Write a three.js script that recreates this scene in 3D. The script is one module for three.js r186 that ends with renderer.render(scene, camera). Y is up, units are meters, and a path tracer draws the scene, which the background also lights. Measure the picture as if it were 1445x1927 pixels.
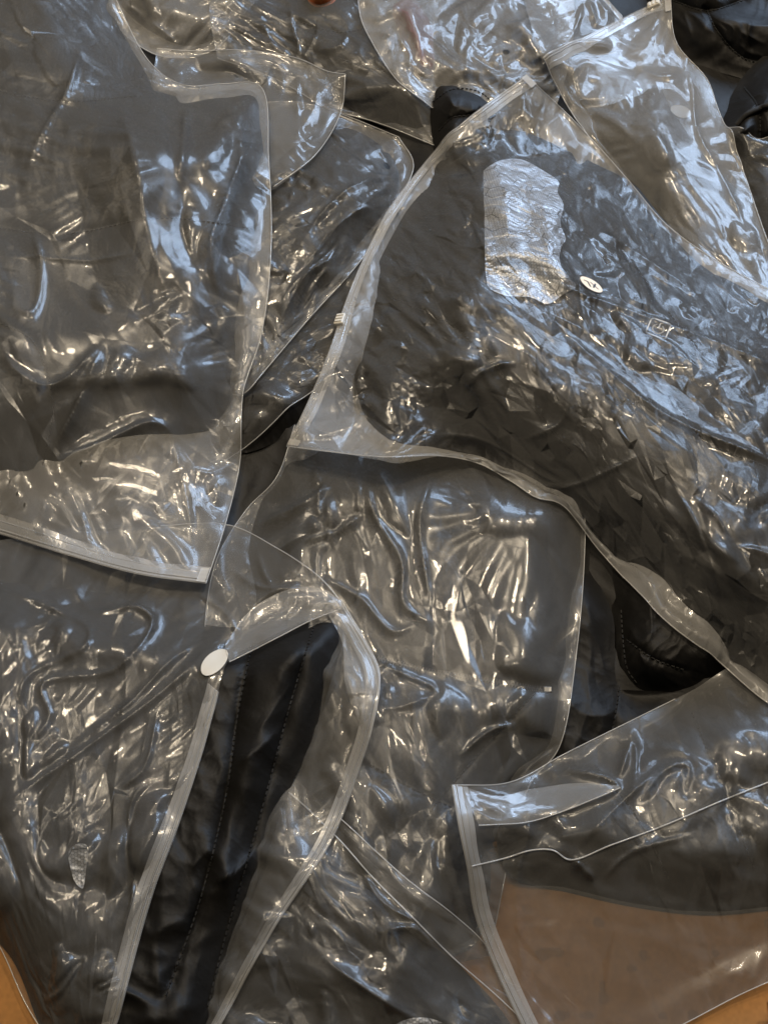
import * as THREE from 'three';
import { mergeGeometries } from 'three/addons/utils/BufferGeometryUtils.js';
import { RoundedBoxGeometry } from 'three/addons/geometries/RoundedBoxGeometry.js';
import { RectAreaLightUniformsLib } from 'three/addons/lights/RectAreaLightUniformsLib.js';

// ---------------------------------------------------------------- camera, light, exposure
const scene = new THREE.Scene();
scene.background = new THREE.Color().setRGB(0.022, 0.02, 0.018);
const camera = new THREE.PerspectiveCamera(45, 767 / 1024, 0.05, 30);
camera.position.set(0, 1.06, 0.56);
camera.lookAt(0, 0, -0.01);
camera.updateMatrixWorld(true);
camera.updateProjectionMatrix();
const renderer = new THREE.WebGLRenderer({ antialias: true });
renderer.toneMapping = THREE.LinearToneMapping;
renderer.toneMappingExposure = 1.2;
renderer.shadowMap.enabled = true;
RectAreaLightUniformsLib.init();

const add = (o) => { scene.add(o); o.traverse((m) => { if (m.isMesh) { m.castShadow = true; m.receiveShadow = true; } }); return o; };
function lamp(x, y, z, w, h, color, intensity, glow, label) {
  const g = new THREE.Group(); g.name = lamps++ ? 'ceiling_lamp_' + String(lamps - 1).padStart(3, '0') : 'ceiling_lamp';
  g.position.set(x, y, z); g.userData = { label, category: 'lamp', group: 'warm ceiling lamps over the box' };
  const housing = new THREE.Mesh(new RoundedBoxGeometry(w + 0.04, 0.06, h + 0.04, 2, 0.01), new THREE.MeshStandardMaterial({ color: 0xdddddd, roughness: 0.5 }));
  housing.name = 'housing'; housing.position.y = 0.034; g.add(housing);
  const diff = new THREE.Mesh(new THREE.BoxGeometry(w, 0.006, h), new THREE.MeshStandardMaterial({ color: 0xffffff, emissive: color, emissiveIntensity: glow }));
  diff.name = 'diffuser'; g.add(diff);
  const l = new THREE.RectAreaLight(color, intensity, w, h); l.position.set(0, -0.008, 0); l.rotation.x = -Math.PI / 2; g.add(l);
  add(g); return g;
}
let lamps = 0;
const WARM = new THREE.Color().setRGB(1, 0.83, 0.6), COOL = new THREE.Color().setRGB(0.5, 0.7, 1);
lamp(-0.75, 2.5, -1.25, 0.26, 0.26, WARM, 140, 6, 'square warm lamp on the ceiling, beyond the far left of the box');
lamp(0.7, 2.5, -1.0, 0.26, 0.26, WARM, 140, 6, 'square warm lamp on the ceiling, beyond the far right of the box');
lamp(-0.2, 2.5, -0.1, 0.24, 0.24, WARM, 40, 6, 'square warm lamp on the ceiling, straight over the box');
{ // the window on the far side, whose daylight gives the cool glints
  const g = new THREE.Group(); g.name = 'window'; g.position.set(1.55, 1.75, -2.8); g.rotation.y = -0.5;
  g.userData = { label: 'daylit window beyond the far right side of the box', category: 'window' };
  const fm = new THREE.MeshStandardMaterial({ color: 0xe8e8e8, roughness: 0.5 });
  const bars = [[-0.83, 0, 0.06, 1.46], [0.83, 0, 0.06, 1.46], [0, 0, 0.05, 1.4], [0, 0.7, 1.6, 0.06], [0, -0.7, 1.6, 0.06]];
  for (const [x, y, w, h] of bars) { const b = new THREE.Mesh(new THREE.BoxGeometry(w, h, 0.05), fm); b.name = 'window_frame'; b.position.set(x, y, 0.03); g.add(b); }
  for (const s of [-1, 1]) {
    const pane = new THREE.Mesh(new THREE.BoxGeometry(0.77, 1.34, 0.006), new THREE.MeshStandardMaterial({ color: 0xffffff, emissive: COOL, emissiveIntensity: 2.5 }));
    pane.name = 'pane'; pane.position.set(s * 0.412, 0, 0); g.add(pane);
    const l = new THREE.RectAreaLight(COOL, 13, 0.76, 1.32); l.position.set(s * 0.412, 0, 0.008); l.rotation.y = Math.PI; g.add(l);
  }
  add(g);
}

// ---------------------------------------------------------------- tools
let seed = 7;
const rnd = () => { seed = (seed * 1664525 + 1013904223) >>> 0; return seed / 4294967296; };
const hash = (x, y, s) => { let h = (x * 374761393 + y * 668265263 + s * 2147483647) | 0; h = Math.imul(h ^ (h >>> 13), 1274126177); h ^= h >>> 16; return (h >>> 0) / 4294967296; };
function noise(x, y, s = 0) { const xi = Math.floor(x), yi = Math.floor(y), a = x - xi, b = y - yi, u = a * a * a * (a * (a * 6 - 15) + 10), v = b * b * b * (b * (b * 6 - 15) + 10);
  const p = hash(xi, yi, s), q = hash(xi + 1, yi, s), r = hash(xi, yi + 1, s), t = hash(xi + 1, yi + 1, s); return (p + (q - p) * u + (r - p) * v + (p - q - r + t) * u * v) * 2 - 1; }
const fbm = (x, y, s, o = 4) => { let v = 0, a = 0.5; for (let k = 0; k < o; k++) { v += a * noise(x, y, s + k * 17); x *= 2.03; y *= 2.03; a *= 0.5; } return v; };
const ridge = (x, y, s, o = 3) => { let v = 0, a = 0.6; for (let k = 0; k < o; k++) { v += a * (1 - 2.4 * Math.abs(noise(x, y, s + k * 31))); const t = x; x = 1.9 * (x * 0.8 - y * 0.6); y = 1.9 * (t * 0.6 + y * 0.8); a *= 0.45; } return v; };
const clamp = (x, a, b) => Math.min(b, Math.max(a, x)), smooth = (a, b, x) => { x = clamp((x - a) / (b - a), 0, 1); return x * x * (3 - 2 * x); };
// the point at height h that the lens sees at a place of the photograph
const eye = camera.position, e0 = camera.matrixWorld.elements, TV = Math.tan(22.5 * Math.PI / 180), TH = TV * 1445 / 1927;
function P(px, py, h, out = []) {
  const a = (px / 722.5 - 1) * TH, b = (1 - py / 963.5) * TV;
  const dx = e0[0] * a + e0[4] * b - e0[8], dy = e0[1] * a + e0[5] * b - e0[9], dz = e0[2] * a + e0[6] * b - e0[10], t = (h - eye.y) / dy;
  out[0] = eye.x + dx * t; out[1] = h; out[2] = eye.z + dz * t; return out;
}
const camInv = camera.matrixWorldInverse.copy(camera.matrixWorld).invert(), tmpV = new THREE.Vector3();
function shown(x, y, z) { tmpV.set(x, y, z).applyMatrix4(camInv); return [(tmpV.x / -tmpV.z / TH + 1) * 722.5, (1 - tmpV.y / -tmpV.z / TV) * 963.5]; }
// crushed film: flat facets between straight creases, as a triangulation of scattered points with heights
function delaunay(pts) {
  const n = pts.length, P2 = [...pts, [-9000, -9000], [9000, -9000], [0, 14000]]; let tris = [];
  const mk = (a, b, c) => { const [ax, ay] = P2[a], [bx, by] = P2[b], [cx, cy] = P2[c], d = 2 * (ax * (by - cy) + bx * (cy - ay) + cx * (ay - by)) || 1e-9, A = ax * ax + ay * ay, B = bx * bx + by * by, C = cx * cx + cy * cy, x = (A * (by - cy) + B * (cy - ay) + C * (ay - by)) / d, y = (A * (cx - bx) + B * (ax - cx) + C * (bx - ax)) / d; return [a, b, c, x, y, (ax - x) ** 2 + (ay - y) ** 2]; };
  tris.push(mk(n, n + 1, n + 2));
  const order = [...pts.keys()].sort((a, b) => pts[a][0] - pts[b][0]); let done = [];
  for (const k of order) { const [x, y] = pts[k], edges = new Map(), keep = []; for (const t of tris) { const dx = x - t[3]; if (dx > 0 && dx * dx > t[5]) { done.push(t); continue; } const dy = y - t[4]; if (dx * dx + dy * dy > t[5]) { keep.push(t); continue; } for (const [a, b] of [[t[0], t[1]], [t[1], t[2]], [t[2], t[0]]]) { const key = a < b ? a * 100000 + b : b * 100000 + a; if (edges.has(key)) edges.set(key, null); else edges.set(key, [a, b]); } }
    tris = keep; for (const e of edges.values()) if (e) tris.push(mk(e[0], e[1], k)); }
  return [...done, ...tris].filter((t) => t[0] < n && t[1] < n && t[2] < n);
}
function facets(sides, o, folds) { // returns height(px, py) in metres
  const all = sides.flat(), m = 40, x0 = Math.max(-160, Math.min(...all.map((p) => p[0]))) - m, x1 = Math.min(1620, Math.max(...all.map((p) => p[0]))) + m, y0 = Math.max(-160, Math.min(...all.map((p) => p[1]))) - m, y1 = Math.min(2080, Math.max(...all.map((p) => p[1]))) + m;
  const ca = Math.cos(o.angle), sa = Math.sin(o.angle), to = (x, y) => [(x * ca + y * sa) / o.stretch, -x * sa + y * ca], pts = [], hs = [], cell = 30, grid = new Map(), key = (x, y) => Math.floor(x / cell) * 4096 + Math.floor(y / cell); let s = o.seed * 977 + 5; const R = () => { s = (s * 1664525 + 1013904223) >>> 0; return s / 4294967296; };
  const near = (u, v, r) => { const c = Math.ceil(r / cell); for (let a = -c; a <= c; a++) for (let b2 = -c; b2 <= c; b2++) for (const k of grid.get(key(u + a * cell, v + b2 * cell)) ?? []) if ((pts[k][0] - u) ** 2 + (pts[k][1] - v) ** 2 < r * r) return true; return false; };
  const put = (u, v, h) => { const k = key(u, v); if (!grid.has(k)) grid.set(k, []); grid.get(k).push(pts.length); pts.push([u, v]); hs.push(h); };
  for (const f of folds) { const fh = Math.sign(f.h) * Math.min(Math.abs(f.h), f.w * (f.k ?? 0.00048)); const L = f.p.slice(1).reduce((a, p, k) => a + Math.hypot(p[0] - f.p[k][0], p[1] - f.p[k][1]), 0), n = Math.max(3, Math.round(L / Math.max(26, f.w * 2.2))), q = spline(f.p, n + 1);
    q.forEach(([x, y], k) => { const t = k / n, e = Math.min(1, Math.min(t, 1 - t) * (f.end || 5)), [xa, ya] = q[Math.max(0, k - 1)], [xb, yb] = q[Math.min(n, k + 1)], l = Math.hypot(xb - xa, yb - ya) || 1, nx = -(yb - ya) / l, ny = (xb - xa) / l; const add2 = (px, py, h) => { const [u, v] = to(px, py); if (!near(u, v, 3)) put(u, v, h); };
      add2(x, y, fh * e * (0.8 + 0.4 * R())); if (e > 0.05) { add2(x + nx * f.w * (1.2 + R()), y + ny * f.w * (1.2 + R()), -Math.abs(fh) * 0.12 * R()); add2(x - nx * f.w * (1.2 + 1.6 * R()) * (f.a || 1), y - ny * f.w * (1.2 + 1.6 * R()) * (f.a || 1), -Math.abs(fh) * 0.12 * R()); } }); }
  const tries = (x1 - x0) * (y1 - y0) / (o.min * o.min) * 3;
  for (let k = 0; k < tries; k++) { const x = x0 + R() * (x1 - x0), y = y0 + R() * (y1 - y0), calm = smooth(-0.25, 0.35, fbm(x * 0.006, y * 0.006, o.seed + 60, 2)), r = o.min + (o.max - o.min) * calm, [u, v] = to(x, y); if (near(u, v, r)) continue; put(u, v, (R() + R() - 1) * r * 0.0005 * o.slope * (1.15 - 0.75 * calm)); }
  const T = delaunay(pts), B = new Map(), bs = 40; for (const t of T) { const [a, b2, c] = t, us = [pts[a][0], pts[b2][0], pts[c][0]], vs = [pts[a][1], pts[b2][1], pts[c][1]]; for (let i = Math.floor(Math.min(...us) / bs); i <= Math.floor(Math.max(...us) / bs); i++) for (let j = Math.floor(Math.min(...vs) / bs); j <= Math.floor(Math.max(...vs) / bs); j++) { const k = i * 4096 + j; if (!B.has(k)) B.set(k, []); B.get(k).push(t); } }
  return (px, py) => { const [u, v] = to(px, py), L = B.get(Math.floor(u / bs) * 4096 + Math.floor(v / bs)); if (!L) return 0; for (const [a, b2, c] of L) { const [ax, ay] = pts[a], [bx, by] = pts[b2], [cx, cy] = pts[c], d = (bx - ax) * (cy - ay) - (cx - ax) * (by - ay); const p = ((u - ax) * (cy - ay) - (cx - ax) * (v - ay)) / d, q = ((bx - ax) * (v - ay) - (u - ax) * (by - ay)) / d; if (p >= -1e-6 && q >= -1e-6 && p + q <= 1.000002) return hs[a] + p * (hs[b2] - hs[a]) + q * (hs[c] - hs[a]); } return 0; };
}
function spline(pts, n, closed = false) { // even steps along a smooth line
  const c = new THREE.CatmullRomCurve3(pts.map(([x, y]) => new THREE.Vector3(x, y, 0)), closed, 'centripetal'); c.arcLengthDivisions = 400;
  const out = []; for (let k = 0; k < n; k++) { const p = c.getPointAt(k / (closed ? n : n - 1)); out.push([p.x, p.y]); } return out;
}
function segDist(px, py, pts) { // distance to a polyline, and how far along it
  let best = 1e9, at = 0, tot = 0; const L = pts.L || (pts.L = pts.slice(1).map((p, i) => Math.hypot(p[0] - pts[i][0], p[1] - pts[i][1])));
  const all = pts.T || (pts.T = L.reduce((a, b) => a + b, 0)); let side = 1;
  for (let i = 0; i < L.length; i++) { const [x0, y0] = pts[i], [x1, y1] = pts[i + 1]; const dx = x1 - x0, dy = y1 - y0; const t = clamp(((px - x0) * dx + (py - y0) * dy) / (L[i] * L[i]), 0, 1);
    const d = Math.hypot(px - x0 - dx * t, py - y0 - dy * t); if (d < best) { best = d; at = (tot + t * L[i]) / all; side = (px - x0) * dy - (py - y0) * dx > 0 ? 1 : -1; } tot += L[i]; }
  return [best, at, side];
}
function foldHeight(px, py, folds) { // crest lines: height h (metres), half width w (pixels), optional one-sided softness
  let y = 0;
  for (const f of folds) { if (!f.box) { const xs = f.p.map((p) => p[0]), ys = f.p.map((p) => p[1]), m = f.w * 5; f.box = [Math.min(...xs) - m, Math.max(...xs) + m, Math.min(...ys) - m, Math.max(...ys) + m]; }
    if (px < f.box[0] || px > f.box[1] || py < f.box[2] || py > f.box[3]) continue;
    const [d, t, sd] = segDist(px, py, f.p); if (f.tent) { const q = d / (f.w * 2.1 * (sd > 0 ? f.a || 1 : 1)); if (q < 1) y += Math.sign(f.h) * Math.min(Math.abs(f.h), f.w * (f.k ?? 0.00036)) * smooth(0, 0.3, Math.min(t, 1 - t)) * (f.lin ? 1 - q : 0.75 * (1 - q) ** 3 + 0.25 * Math.max(0, 1 - q * 4)) * f.wob(t); continue; } const w = f.w * (sd > 0 ? f.a || 1 : 1); const e = f.flat ? 1 : Math.min(1, Math.min(t, 1 - t) * (f.end || 4));
    y += f.h * e * (f.round ? Math.exp(-d * d / (w * w)) : Math.exp(-d / w)); }
  return y;
}
// where the sight line through a place of the photograph first meets a surface y = f(x, z)
function meet(px, py, f, q) {
  let hi = 0.3, lo = hi; P(px, py, hi, q);
  while (lo > -0.4) { lo = hi - 0.006; P(px, py, lo, q); if (lo <= f(q[0], q[2])) break; hi = lo; }
  for (let k = 0; k < 10; k++) { const m = (hi + lo) / 2; P(px, py, m, q); if (m <= f(q[0], q[2])) lo = m; else hi = m; }
  P(px, py, (hi + lo) / 2, q); return q;
}
const numbered = {};
const named = (o, n) => { numbered[n] = (numbered[n] ?? -1) + 1; o.name = numbered[n] ? `${n}_${String(numbered[n]).padStart(3, '0')}` : n; return o; };

// height map of what lies in the box so far; every later thing is draped on it
const HX0 = -0.75, HZ0 = -1.15, HS = 0.004, HW = 376, HH = 440, HM = new Float32Array(HW * HH);
function hAt(m, x, z) { const a = clamp((x - HX0) / HS, 0, HW - 1.01), b = clamp((z - HZ0) / HS, 0, HH - 1.01), i = a | 0, j = b | 0, u = a - i, v = b - j, k = j * HW + i;
  return m[k] * (1 - u) * (1 - v) + m[k + 1] * u * (1 - v) + m[k + HW] * (1 - u) * v + m[k + HW + 1] * u * v; }
function blurred(r) { // two box blurs
  let a = Float32Array.from(HM), b = new Float32Array(HW * HH);
  for (let pass = 0; pass < 2; pass++) {
    for (let j = 0; j < HH; j++) { let s = 0; const o = j * HW; for (let i = -r; i <= r; i++) s += a[o + clamp(i, 0, HW - 1)]; for (let i = 0; i < HW; i++) { b[o + i] = s / (2 * r + 1); s += a[o + Math.min(HW - 1, i + r + 1)] - a[o + Math.max(0, i - r)]; } }
    for (let i = 0; i < HW; i++) { let s = 0; for (let j = -r; j <= r; j++) s += b[clamp(j, 0, HH - 1) * HW + i]; for (let j = 0; j < HH; j++) { a[j * HW + i] = s / (2 * r + 1); s += b[Math.min(HH - 1, j + r + 1) * HW + i] - b[Math.max(0, j - r) * HW + i]; } }
  }
  return a;
}
function envelope(r) { // the heap's outer skin: highest nearby, then softened
  const keep = Float32Array.from(HM), a = new Float32Array(HW * HH);
  for (let j = 0; j < HH; j++) for (let i = 0; i < HW; i++) { let m = -9; for (let d = -r; d <= r; d++) m = Math.max(m, keep[j * HW + clamp(i + d, 0, HW - 1)]); a[j * HW + i] = m; }
  for (let j = 0; j < HH; j++) for (let i = 0; i < HW; i++) { let m = -9; for (let d = -r; d <= r; d++) m = Math.max(m, a[clamp(j + d, 0, HH - 1) * HW + i]); HM[j * HW + i] = m; }
  const out = blurred(r); HM.set(keep); return out;
}
function stamp(pos, idx) { // raise the height map to the triangles
  for (let t = 0; t < idx.length; t += 3) { const a = 3 * idx[t], b = 3 * idx[t + 1], c = 3 * idx[t + 2];
    const ax = (pos[a] - HX0) / HS, az = (pos[a + 2] - HZ0) / HS, bx = (pos[b] - HX0) / HS, bz = (pos[b + 2] - HZ0) / HS, cx = (pos[c] - HX0) / HS, cz = (pos[c + 2] - HZ0) / HS, det = (bx - ax) * (cz - az) - (cx - ax) * (bz - az); if (Math.abs(det) < 1e-9) continue;
    const i0 = Math.max(0, Math.floor(Math.min(ax, bx, cx))), i1 = Math.min(HW - 1, Math.ceil(Math.max(ax, bx, cx))), j0 = Math.max(0, Math.floor(Math.min(az, bz, cz))), j1 = Math.min(HH - 1, Math.ceil(Math.max(az, bz, cz)));
    for (let j = j0; j <= j1; j++) for (let i = i0; i <= i1; i++) { const u = ((i - ax) * (cz - az) - (cx - ax) * (j - az)) / det, v = ((bx - ax) * (j - az) - (i - ax) * (bz - az)) / det; if (u < -0.01 || v < -0.01 || u + v > 1.01) continue; const y = pos[a + 1] + u * (pos[b + 1] - pos[a + 1]) + v * (pos[c + 1] - pos[a + 1]), k = j * HW + i; if (HM[k] < y) HM[k] = y; } }
}

// ---------------------------------------------------------------- materials
function heightToNormal(h, n, k) { const d = new Uint8Array(n * n * 4); for (let j = 0; j < n; j++) for (let i = 0; i < n; i++) {
  const dx = (h[j * n + (i + 1) % n] - h[j * n + (i + n - 1) % n]) * k, dy = (h[((j + 1) % n) * n + i] - h[((j + n - 1) % n) * n + i]) * k, l = 1 / Math.hypot(dx, dy, 1), o = (j * n + i) * 4;
  d[o] = 127.5 - 127.5 * dx * l; d[o + 1] = 127.5 - 127.5 * dy * l; d[o + 2] = 127.5 + 127.5 * l; d[o + 3] = 255; }
  const t = new THREE.DataTexture(d, n, n); t.wrapS = t.wrapT = THREE.RepeatWrapping; t.magFilter = t.minFilter = THREE.LinearFilter; t.needsUpdate = true; return t; }
function tileable(n, f) { const h = new Float32Array(n * n); for (let j = 0; j < n; j++) for (let i = 0; i < n; i++) { // blend four shifted copies so that the edges meet
  const u = i / n, v = j / n; h[j * n + i] = f(u, v) * (1 - u) * (1 - v) + f(u + -1, v) * u * (1 - v) + f(u, v - 1) * (1 - u) * v + f(u - 1, v - 1) * u * v; } return h; }
function crumple(n, s, cells) { // film that was crushed and smoothed again: flat facets between creases
  const C = []; for (let k = 0; k < cells; k++) C.push([hash(k, 1, s), hash(k, 2, s), (hash(k, 3, s) - 0.5) * 2, (hash(k, 4, s) - 0.5) * 2]);
  const h = new Float32Array(n * n); for (let j = 0; j < n; j++) for (let i = 0; i < n; i++) { const u = i / n, v = j / n, wu = u + 0.02 * Math.sin(6.283 * (v * 3 + 0.3)), wv = v + 0.02 * Math.sin(6.283 * (u * 2)); let d1 = 9, d2 = 9, c1 = C[0], ax = 0, ay = 0;
    for (const c of C) { let a = wu - c[0], b = wv - c[1]; a -= Math.round(a); b -= Math.round(b); const d = a * a + b * b; if (d < d1) { d2 = d1; d1 = d; c1 = c; ax = a; ay = b; } else if (d < d2) d2 = d; }
    h[j * n + i] = (Math.sqrt(d2) - Math.sqrt(d1)) * 0.5 + (ax * c1[2] + ay * c1[3]) * 0.6; } return h; }
const cr1 = crumple(512, 3, 90), cr2 = crumple(512, 9, 420);
const soft = tileable(512, (u, v) => ridge(u * 7, v * 7, 50, 4));
const filmH = cr1.map((a, k) => a * 10 + cr2[k] * 5 + soft[k] * 0.35);
const filmH2 = soft.map((a, k) => a * 0.6 + cr1[k] * 3);
function facetTile(n, count, s) { // seamless tile of flat facets
  const pts = [], hs = []; for (let k = 0; k < count; k++) { const u = hash(k, 1, s), v = hash(k, 2, s), z = hash(k, 3, s) + hash(k, 4, s) - 1; for (const a of [-1, 0, 1]) for (const c of [-1, 0, 1]) { const x = u + a, y = v + c; if (x > -0.2 && x < 1.2 && y > -0.2 && y < 1.2) { pts.push([x * 1000 + a * 0.001, y * 1000]); hs.push(z); } } }
  const out = new Float32Array(n * n); for (const [a, b2, c] of delaunay(pts)) { const [ax, ay] = pts[a].map((q) => q * n / 1000), [bx, by] = pts[b2].map((q) => q * n / 1000), [cx, cy] = pts[c].map((q) => q * n / 1000), d = (bx - ax) * (cy - ay) - (cx - ax) * (by - ay); if (Math.abs(d) < 1e-6) continue; for (let jj = Math.max(0, Math.floor(Math.min(ay, by, cy))); jj <= Math.min(n - 1, Math.ceil(Math.max(ay, by, cy))); jj++) for (let ii = Math.max(0, Math.floor(Math.min(ax, bx, cx))); ii <= Math.min(n - 1, Math.ceil(Math.max(ax, bx, cx))); ii++) { const p = ((ii - ax) * (cy - ay) - (cx - ax) * (jj - ay)) / d, q = ((bx - ax) * (jj - ay) - (ii - ax) * (by - ay)) / d; if (p >= -0.001 && q >= -0.001 && p + q <= 1.001) out[jj * n + ii] = hs[a] + p * (hs[b2] - hs[a]) + q * (hs[c] - hs[a]); } }
  return out;
}
const tinA = facetTile(1024, 240, 301), tinB = facetTile(1024, 1500, 302), maskT = tileable(1024, (u, v) => noise(u * 4, v * 4, 75) + 0.5 * noise(u * 9, v * 9, 76));
const creaseMap = heightToNormal(tinA.map((a, k) => a * 16 + tinB[k] * 6.5 * smooth(-0.35, 0.45, maskT[k])), 1024, 1);
const crinkleMap = heightToNormal(filmH, 512, 1.1), calmMap = heightToNormal(filmH2, 512, 1.0);
const fabricH = tileable(512, (u, v) => ridge(u * 5 + 0.7 * noise(u * 6, v * 6, 4), v * 9, 80, 4) + 0.06 * noise(u * 160, v * 160, 5));
const fabricMap = heightToNormal(fabricH, 512, 5);
const rep = (t, rx, ry = rx, rot = 0) => { const c = t.clone(); c.repeat.set(rx, ry); c.rotation = rot; c.needsUpdate = true; return c; };
const scuffMap = (() => { const n = 512, d = new Uint8Array(n * n * 4), f = tileable(n, (u, v) => 0.62 + 0.5 * fbm(u * 6, v * 6, 91, 4) + 0.1 * noise(u * 70, v * 12, 95)); for (let k = 0; k < n * n; k++) { const g = clamp(f[k], 0.3, 1) * 255; d[4 * k] = d[4 * k + 1] = d[4 * k + 2] = g; d[4 * k + 3] = 255; } // fine scratches where the bags rubbed together
  for (let k = 0; k < 260; k++) { let x = hash(k, 1, 99) * n, y = hash(k, 2, 99) * n, a = hash(k, 3, 99) * 6.283; const l = 10 + 50 * hash(k, 4, 99); for (let m = 0; m < l; m++) { const q = 4 * (((y | 0) + n) % n * n + ((x | 0) + n) % n); d[q] = d[q + 1] = d[q + 2] = 250; x += Math.cos(a); y += Math.sin(a); a += (hash(k, m + 9, 98) - 0.5) * 0.08; } }
  const t = new THREE.DataTexture(d, n, n); t.wrapS = t.wrapT = THREE.RepeatWrapping; t.magFilter = THREE.LinearFilter; t.repeat.set(3.3, 3.3); t.needsUpdate = true; return t; })();
// thin polythene: OPACITY is how much of what lies behind it hides, HAZE the milkiness of the plastic itself
const filmMat = (opacity, haze, normal, scale, k = 5, rot = 0, rough = 0.44) => new THREE.MeshPhysicalMaterial({ color: new THREE.Color().setRGB(haze, haze, haze * 0.99), transparent: true, opacity, roughness: rough, roughnessMap: scuffMap, ior: 1.75, clearcoat: 0.62, clearcoatRoughness: 0.05, normalMap: rep(normal, k * 0.75, k * 1.5, rot), normalScale: new THREE.Vector2(scale, scale), side: THREE.DoubleSide });
const F = { calm: filmMat(0.3, 0.2, creaseMap, 0.18, 1.8, 1.1), mid: filmMat(0.3, 0.19, creaseMap, 0.24, 2.4, 0.7), crisp: filmMat(0.3, 0.17, creaseMap, 0.42, 3.4, 0.6), milky: filmMat(0.34, 0.38, creaseMap, 0.2, 2, 2.2), frost: filmMat(0.34, 0.38, creaseMap, 0.16, 2, 0.4), back: filmMat(0.32, 0.32, creaseMap, 0.25, 2.2, 2), pale: filmMat(0.4, 0.46, creaseMap, 0.25, 2.2, 2), white: filmMat(0.5, 0.62, creaseMap, 0.3, 3, 2), zip: filmMat(0.42, 0.55, calmMap, 0.05, 8), seam: filmMat(0.55, 0.65, calmMap, 0.05, 8) };
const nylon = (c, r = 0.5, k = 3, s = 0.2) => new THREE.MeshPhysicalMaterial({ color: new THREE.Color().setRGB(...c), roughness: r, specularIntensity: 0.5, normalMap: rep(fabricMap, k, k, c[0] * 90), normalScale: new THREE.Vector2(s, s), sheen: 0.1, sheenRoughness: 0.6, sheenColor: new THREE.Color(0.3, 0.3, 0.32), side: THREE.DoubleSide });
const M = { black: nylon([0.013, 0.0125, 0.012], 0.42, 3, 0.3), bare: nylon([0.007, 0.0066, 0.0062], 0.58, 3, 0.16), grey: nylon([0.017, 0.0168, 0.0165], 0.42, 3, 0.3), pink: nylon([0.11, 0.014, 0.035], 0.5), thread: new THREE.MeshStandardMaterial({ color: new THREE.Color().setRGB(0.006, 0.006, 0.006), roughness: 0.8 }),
  teeth: new THREE.MeshStandardMaterial({ color: new THREE.Color().setRGB(0.03, 0.03, 0.032), roughness: 0.4 }), white: new THREE.MeshStandardMaterial({ color: new THREE.Color().setRGB(0.6, 0.58, 0.53), roughness: 0.4 }), print: new THREE.MeshStandardMaterial({ color: new THREE.Color().setRGB(0.55, 0.55, 0.55), roughness: 0.6, side: THREE.DoubleSide }) };

// ---------------------------------------------------------------- builders
function gridIndex(nu, nv, skip) { const ix = []; for (let j = 0; j < nv - 1; j++) for (let i = 0; i < nu - 1; i++) { const a = j * nu + i, b = a + 1, c = a + nu, d = c + 1; if (skip && skip(a, b, c, d)) continue; if ((i + j) & 1) ix.push(a, c, b, b, c, d); else ix.push(a, c, d, a, d, b); } return ix; }
function toMesh(name, pos, uv, idx, mat) { const g = new THREE.BufferGeometry(); g.setAttribute('position', new THREE.BufferAttribute(new Float32Array(pos), 3)); if (uv) g.setAttribute('uv', new THREE.BufferAttribute(new Float32Array(uv), 2)); g.setIndex(idx); g.computeVertexNormals(); const m = new THREE.Mesh(g, mat); m.name = name; return m; }
function thing(name, label, category, group, meshes) { // a Group standing at the base of its meshes
  const g = named(new THREE.Group(), name), box = new THREE.Box3();
  for (const m of meshes) { m.geometry.computeBoundingBox(); box.union(m.geometry.boundingBox); }
  const c = [(box.min.x + box.max.x) / 2, box.min.y, (box.min.z + box.max.z) / 2];
  const done = new Set();
  for (const m of meshes) { m.traverse((k) => { if (k.geometry && !done.has(k.geometry)) { done.add(k.geometry); k.geometry.translate(-c[0], -c[1], -c[2]); } }); g.add(m); }
  g.position.set(...c); g.userData = { label, category }; if (group) g.userData.group = group; return add(g);
}
function onPile(pts, up, map = HM) { return pts.map(([px, py]) => { const q = []; meet(px, py, (x, z) => hAt(map, x, z) + up, q); return new THREE.Vector3(q[0], q[1], q[2]); }); }
function stitches(lines, up = 0.0006, len = 0.0032, step = 0.0052) { // thread dashes along seams
  const gs = [], base = new THREE.BoxGeometry(1, 1, 1);
  for (const l of lines) { const c = new THREE.CatmullRomCurve3(onPile(spline(l, 40), up)), L = c.getLength(), n = Math.floor(L / step);
    for (let k = 0; k < n; k++) { const a = c.getPointAt((k + 0.1) / n), d = c.getTangentAt((k + 0.1) / n); const g = base.clone(); g.applyMatrix4(new THREE.Matrix4().compose(a, new THREE.Quaternion().setFromUnitVectors(new THREE.Vector3(1, 0, 0), d), new THREE.Vector3(len, 0.0012, 0.0011))); gs.push(g); } }
  const m = new THREE.Mesh(mergeGeometries(gs), M.thread); m.name = 'stitching'; m.userData.kind = 'stuff'; return m;
}
let before = Float32Array.from(HM), after = before; // the heap as it was before the latest garment
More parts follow.
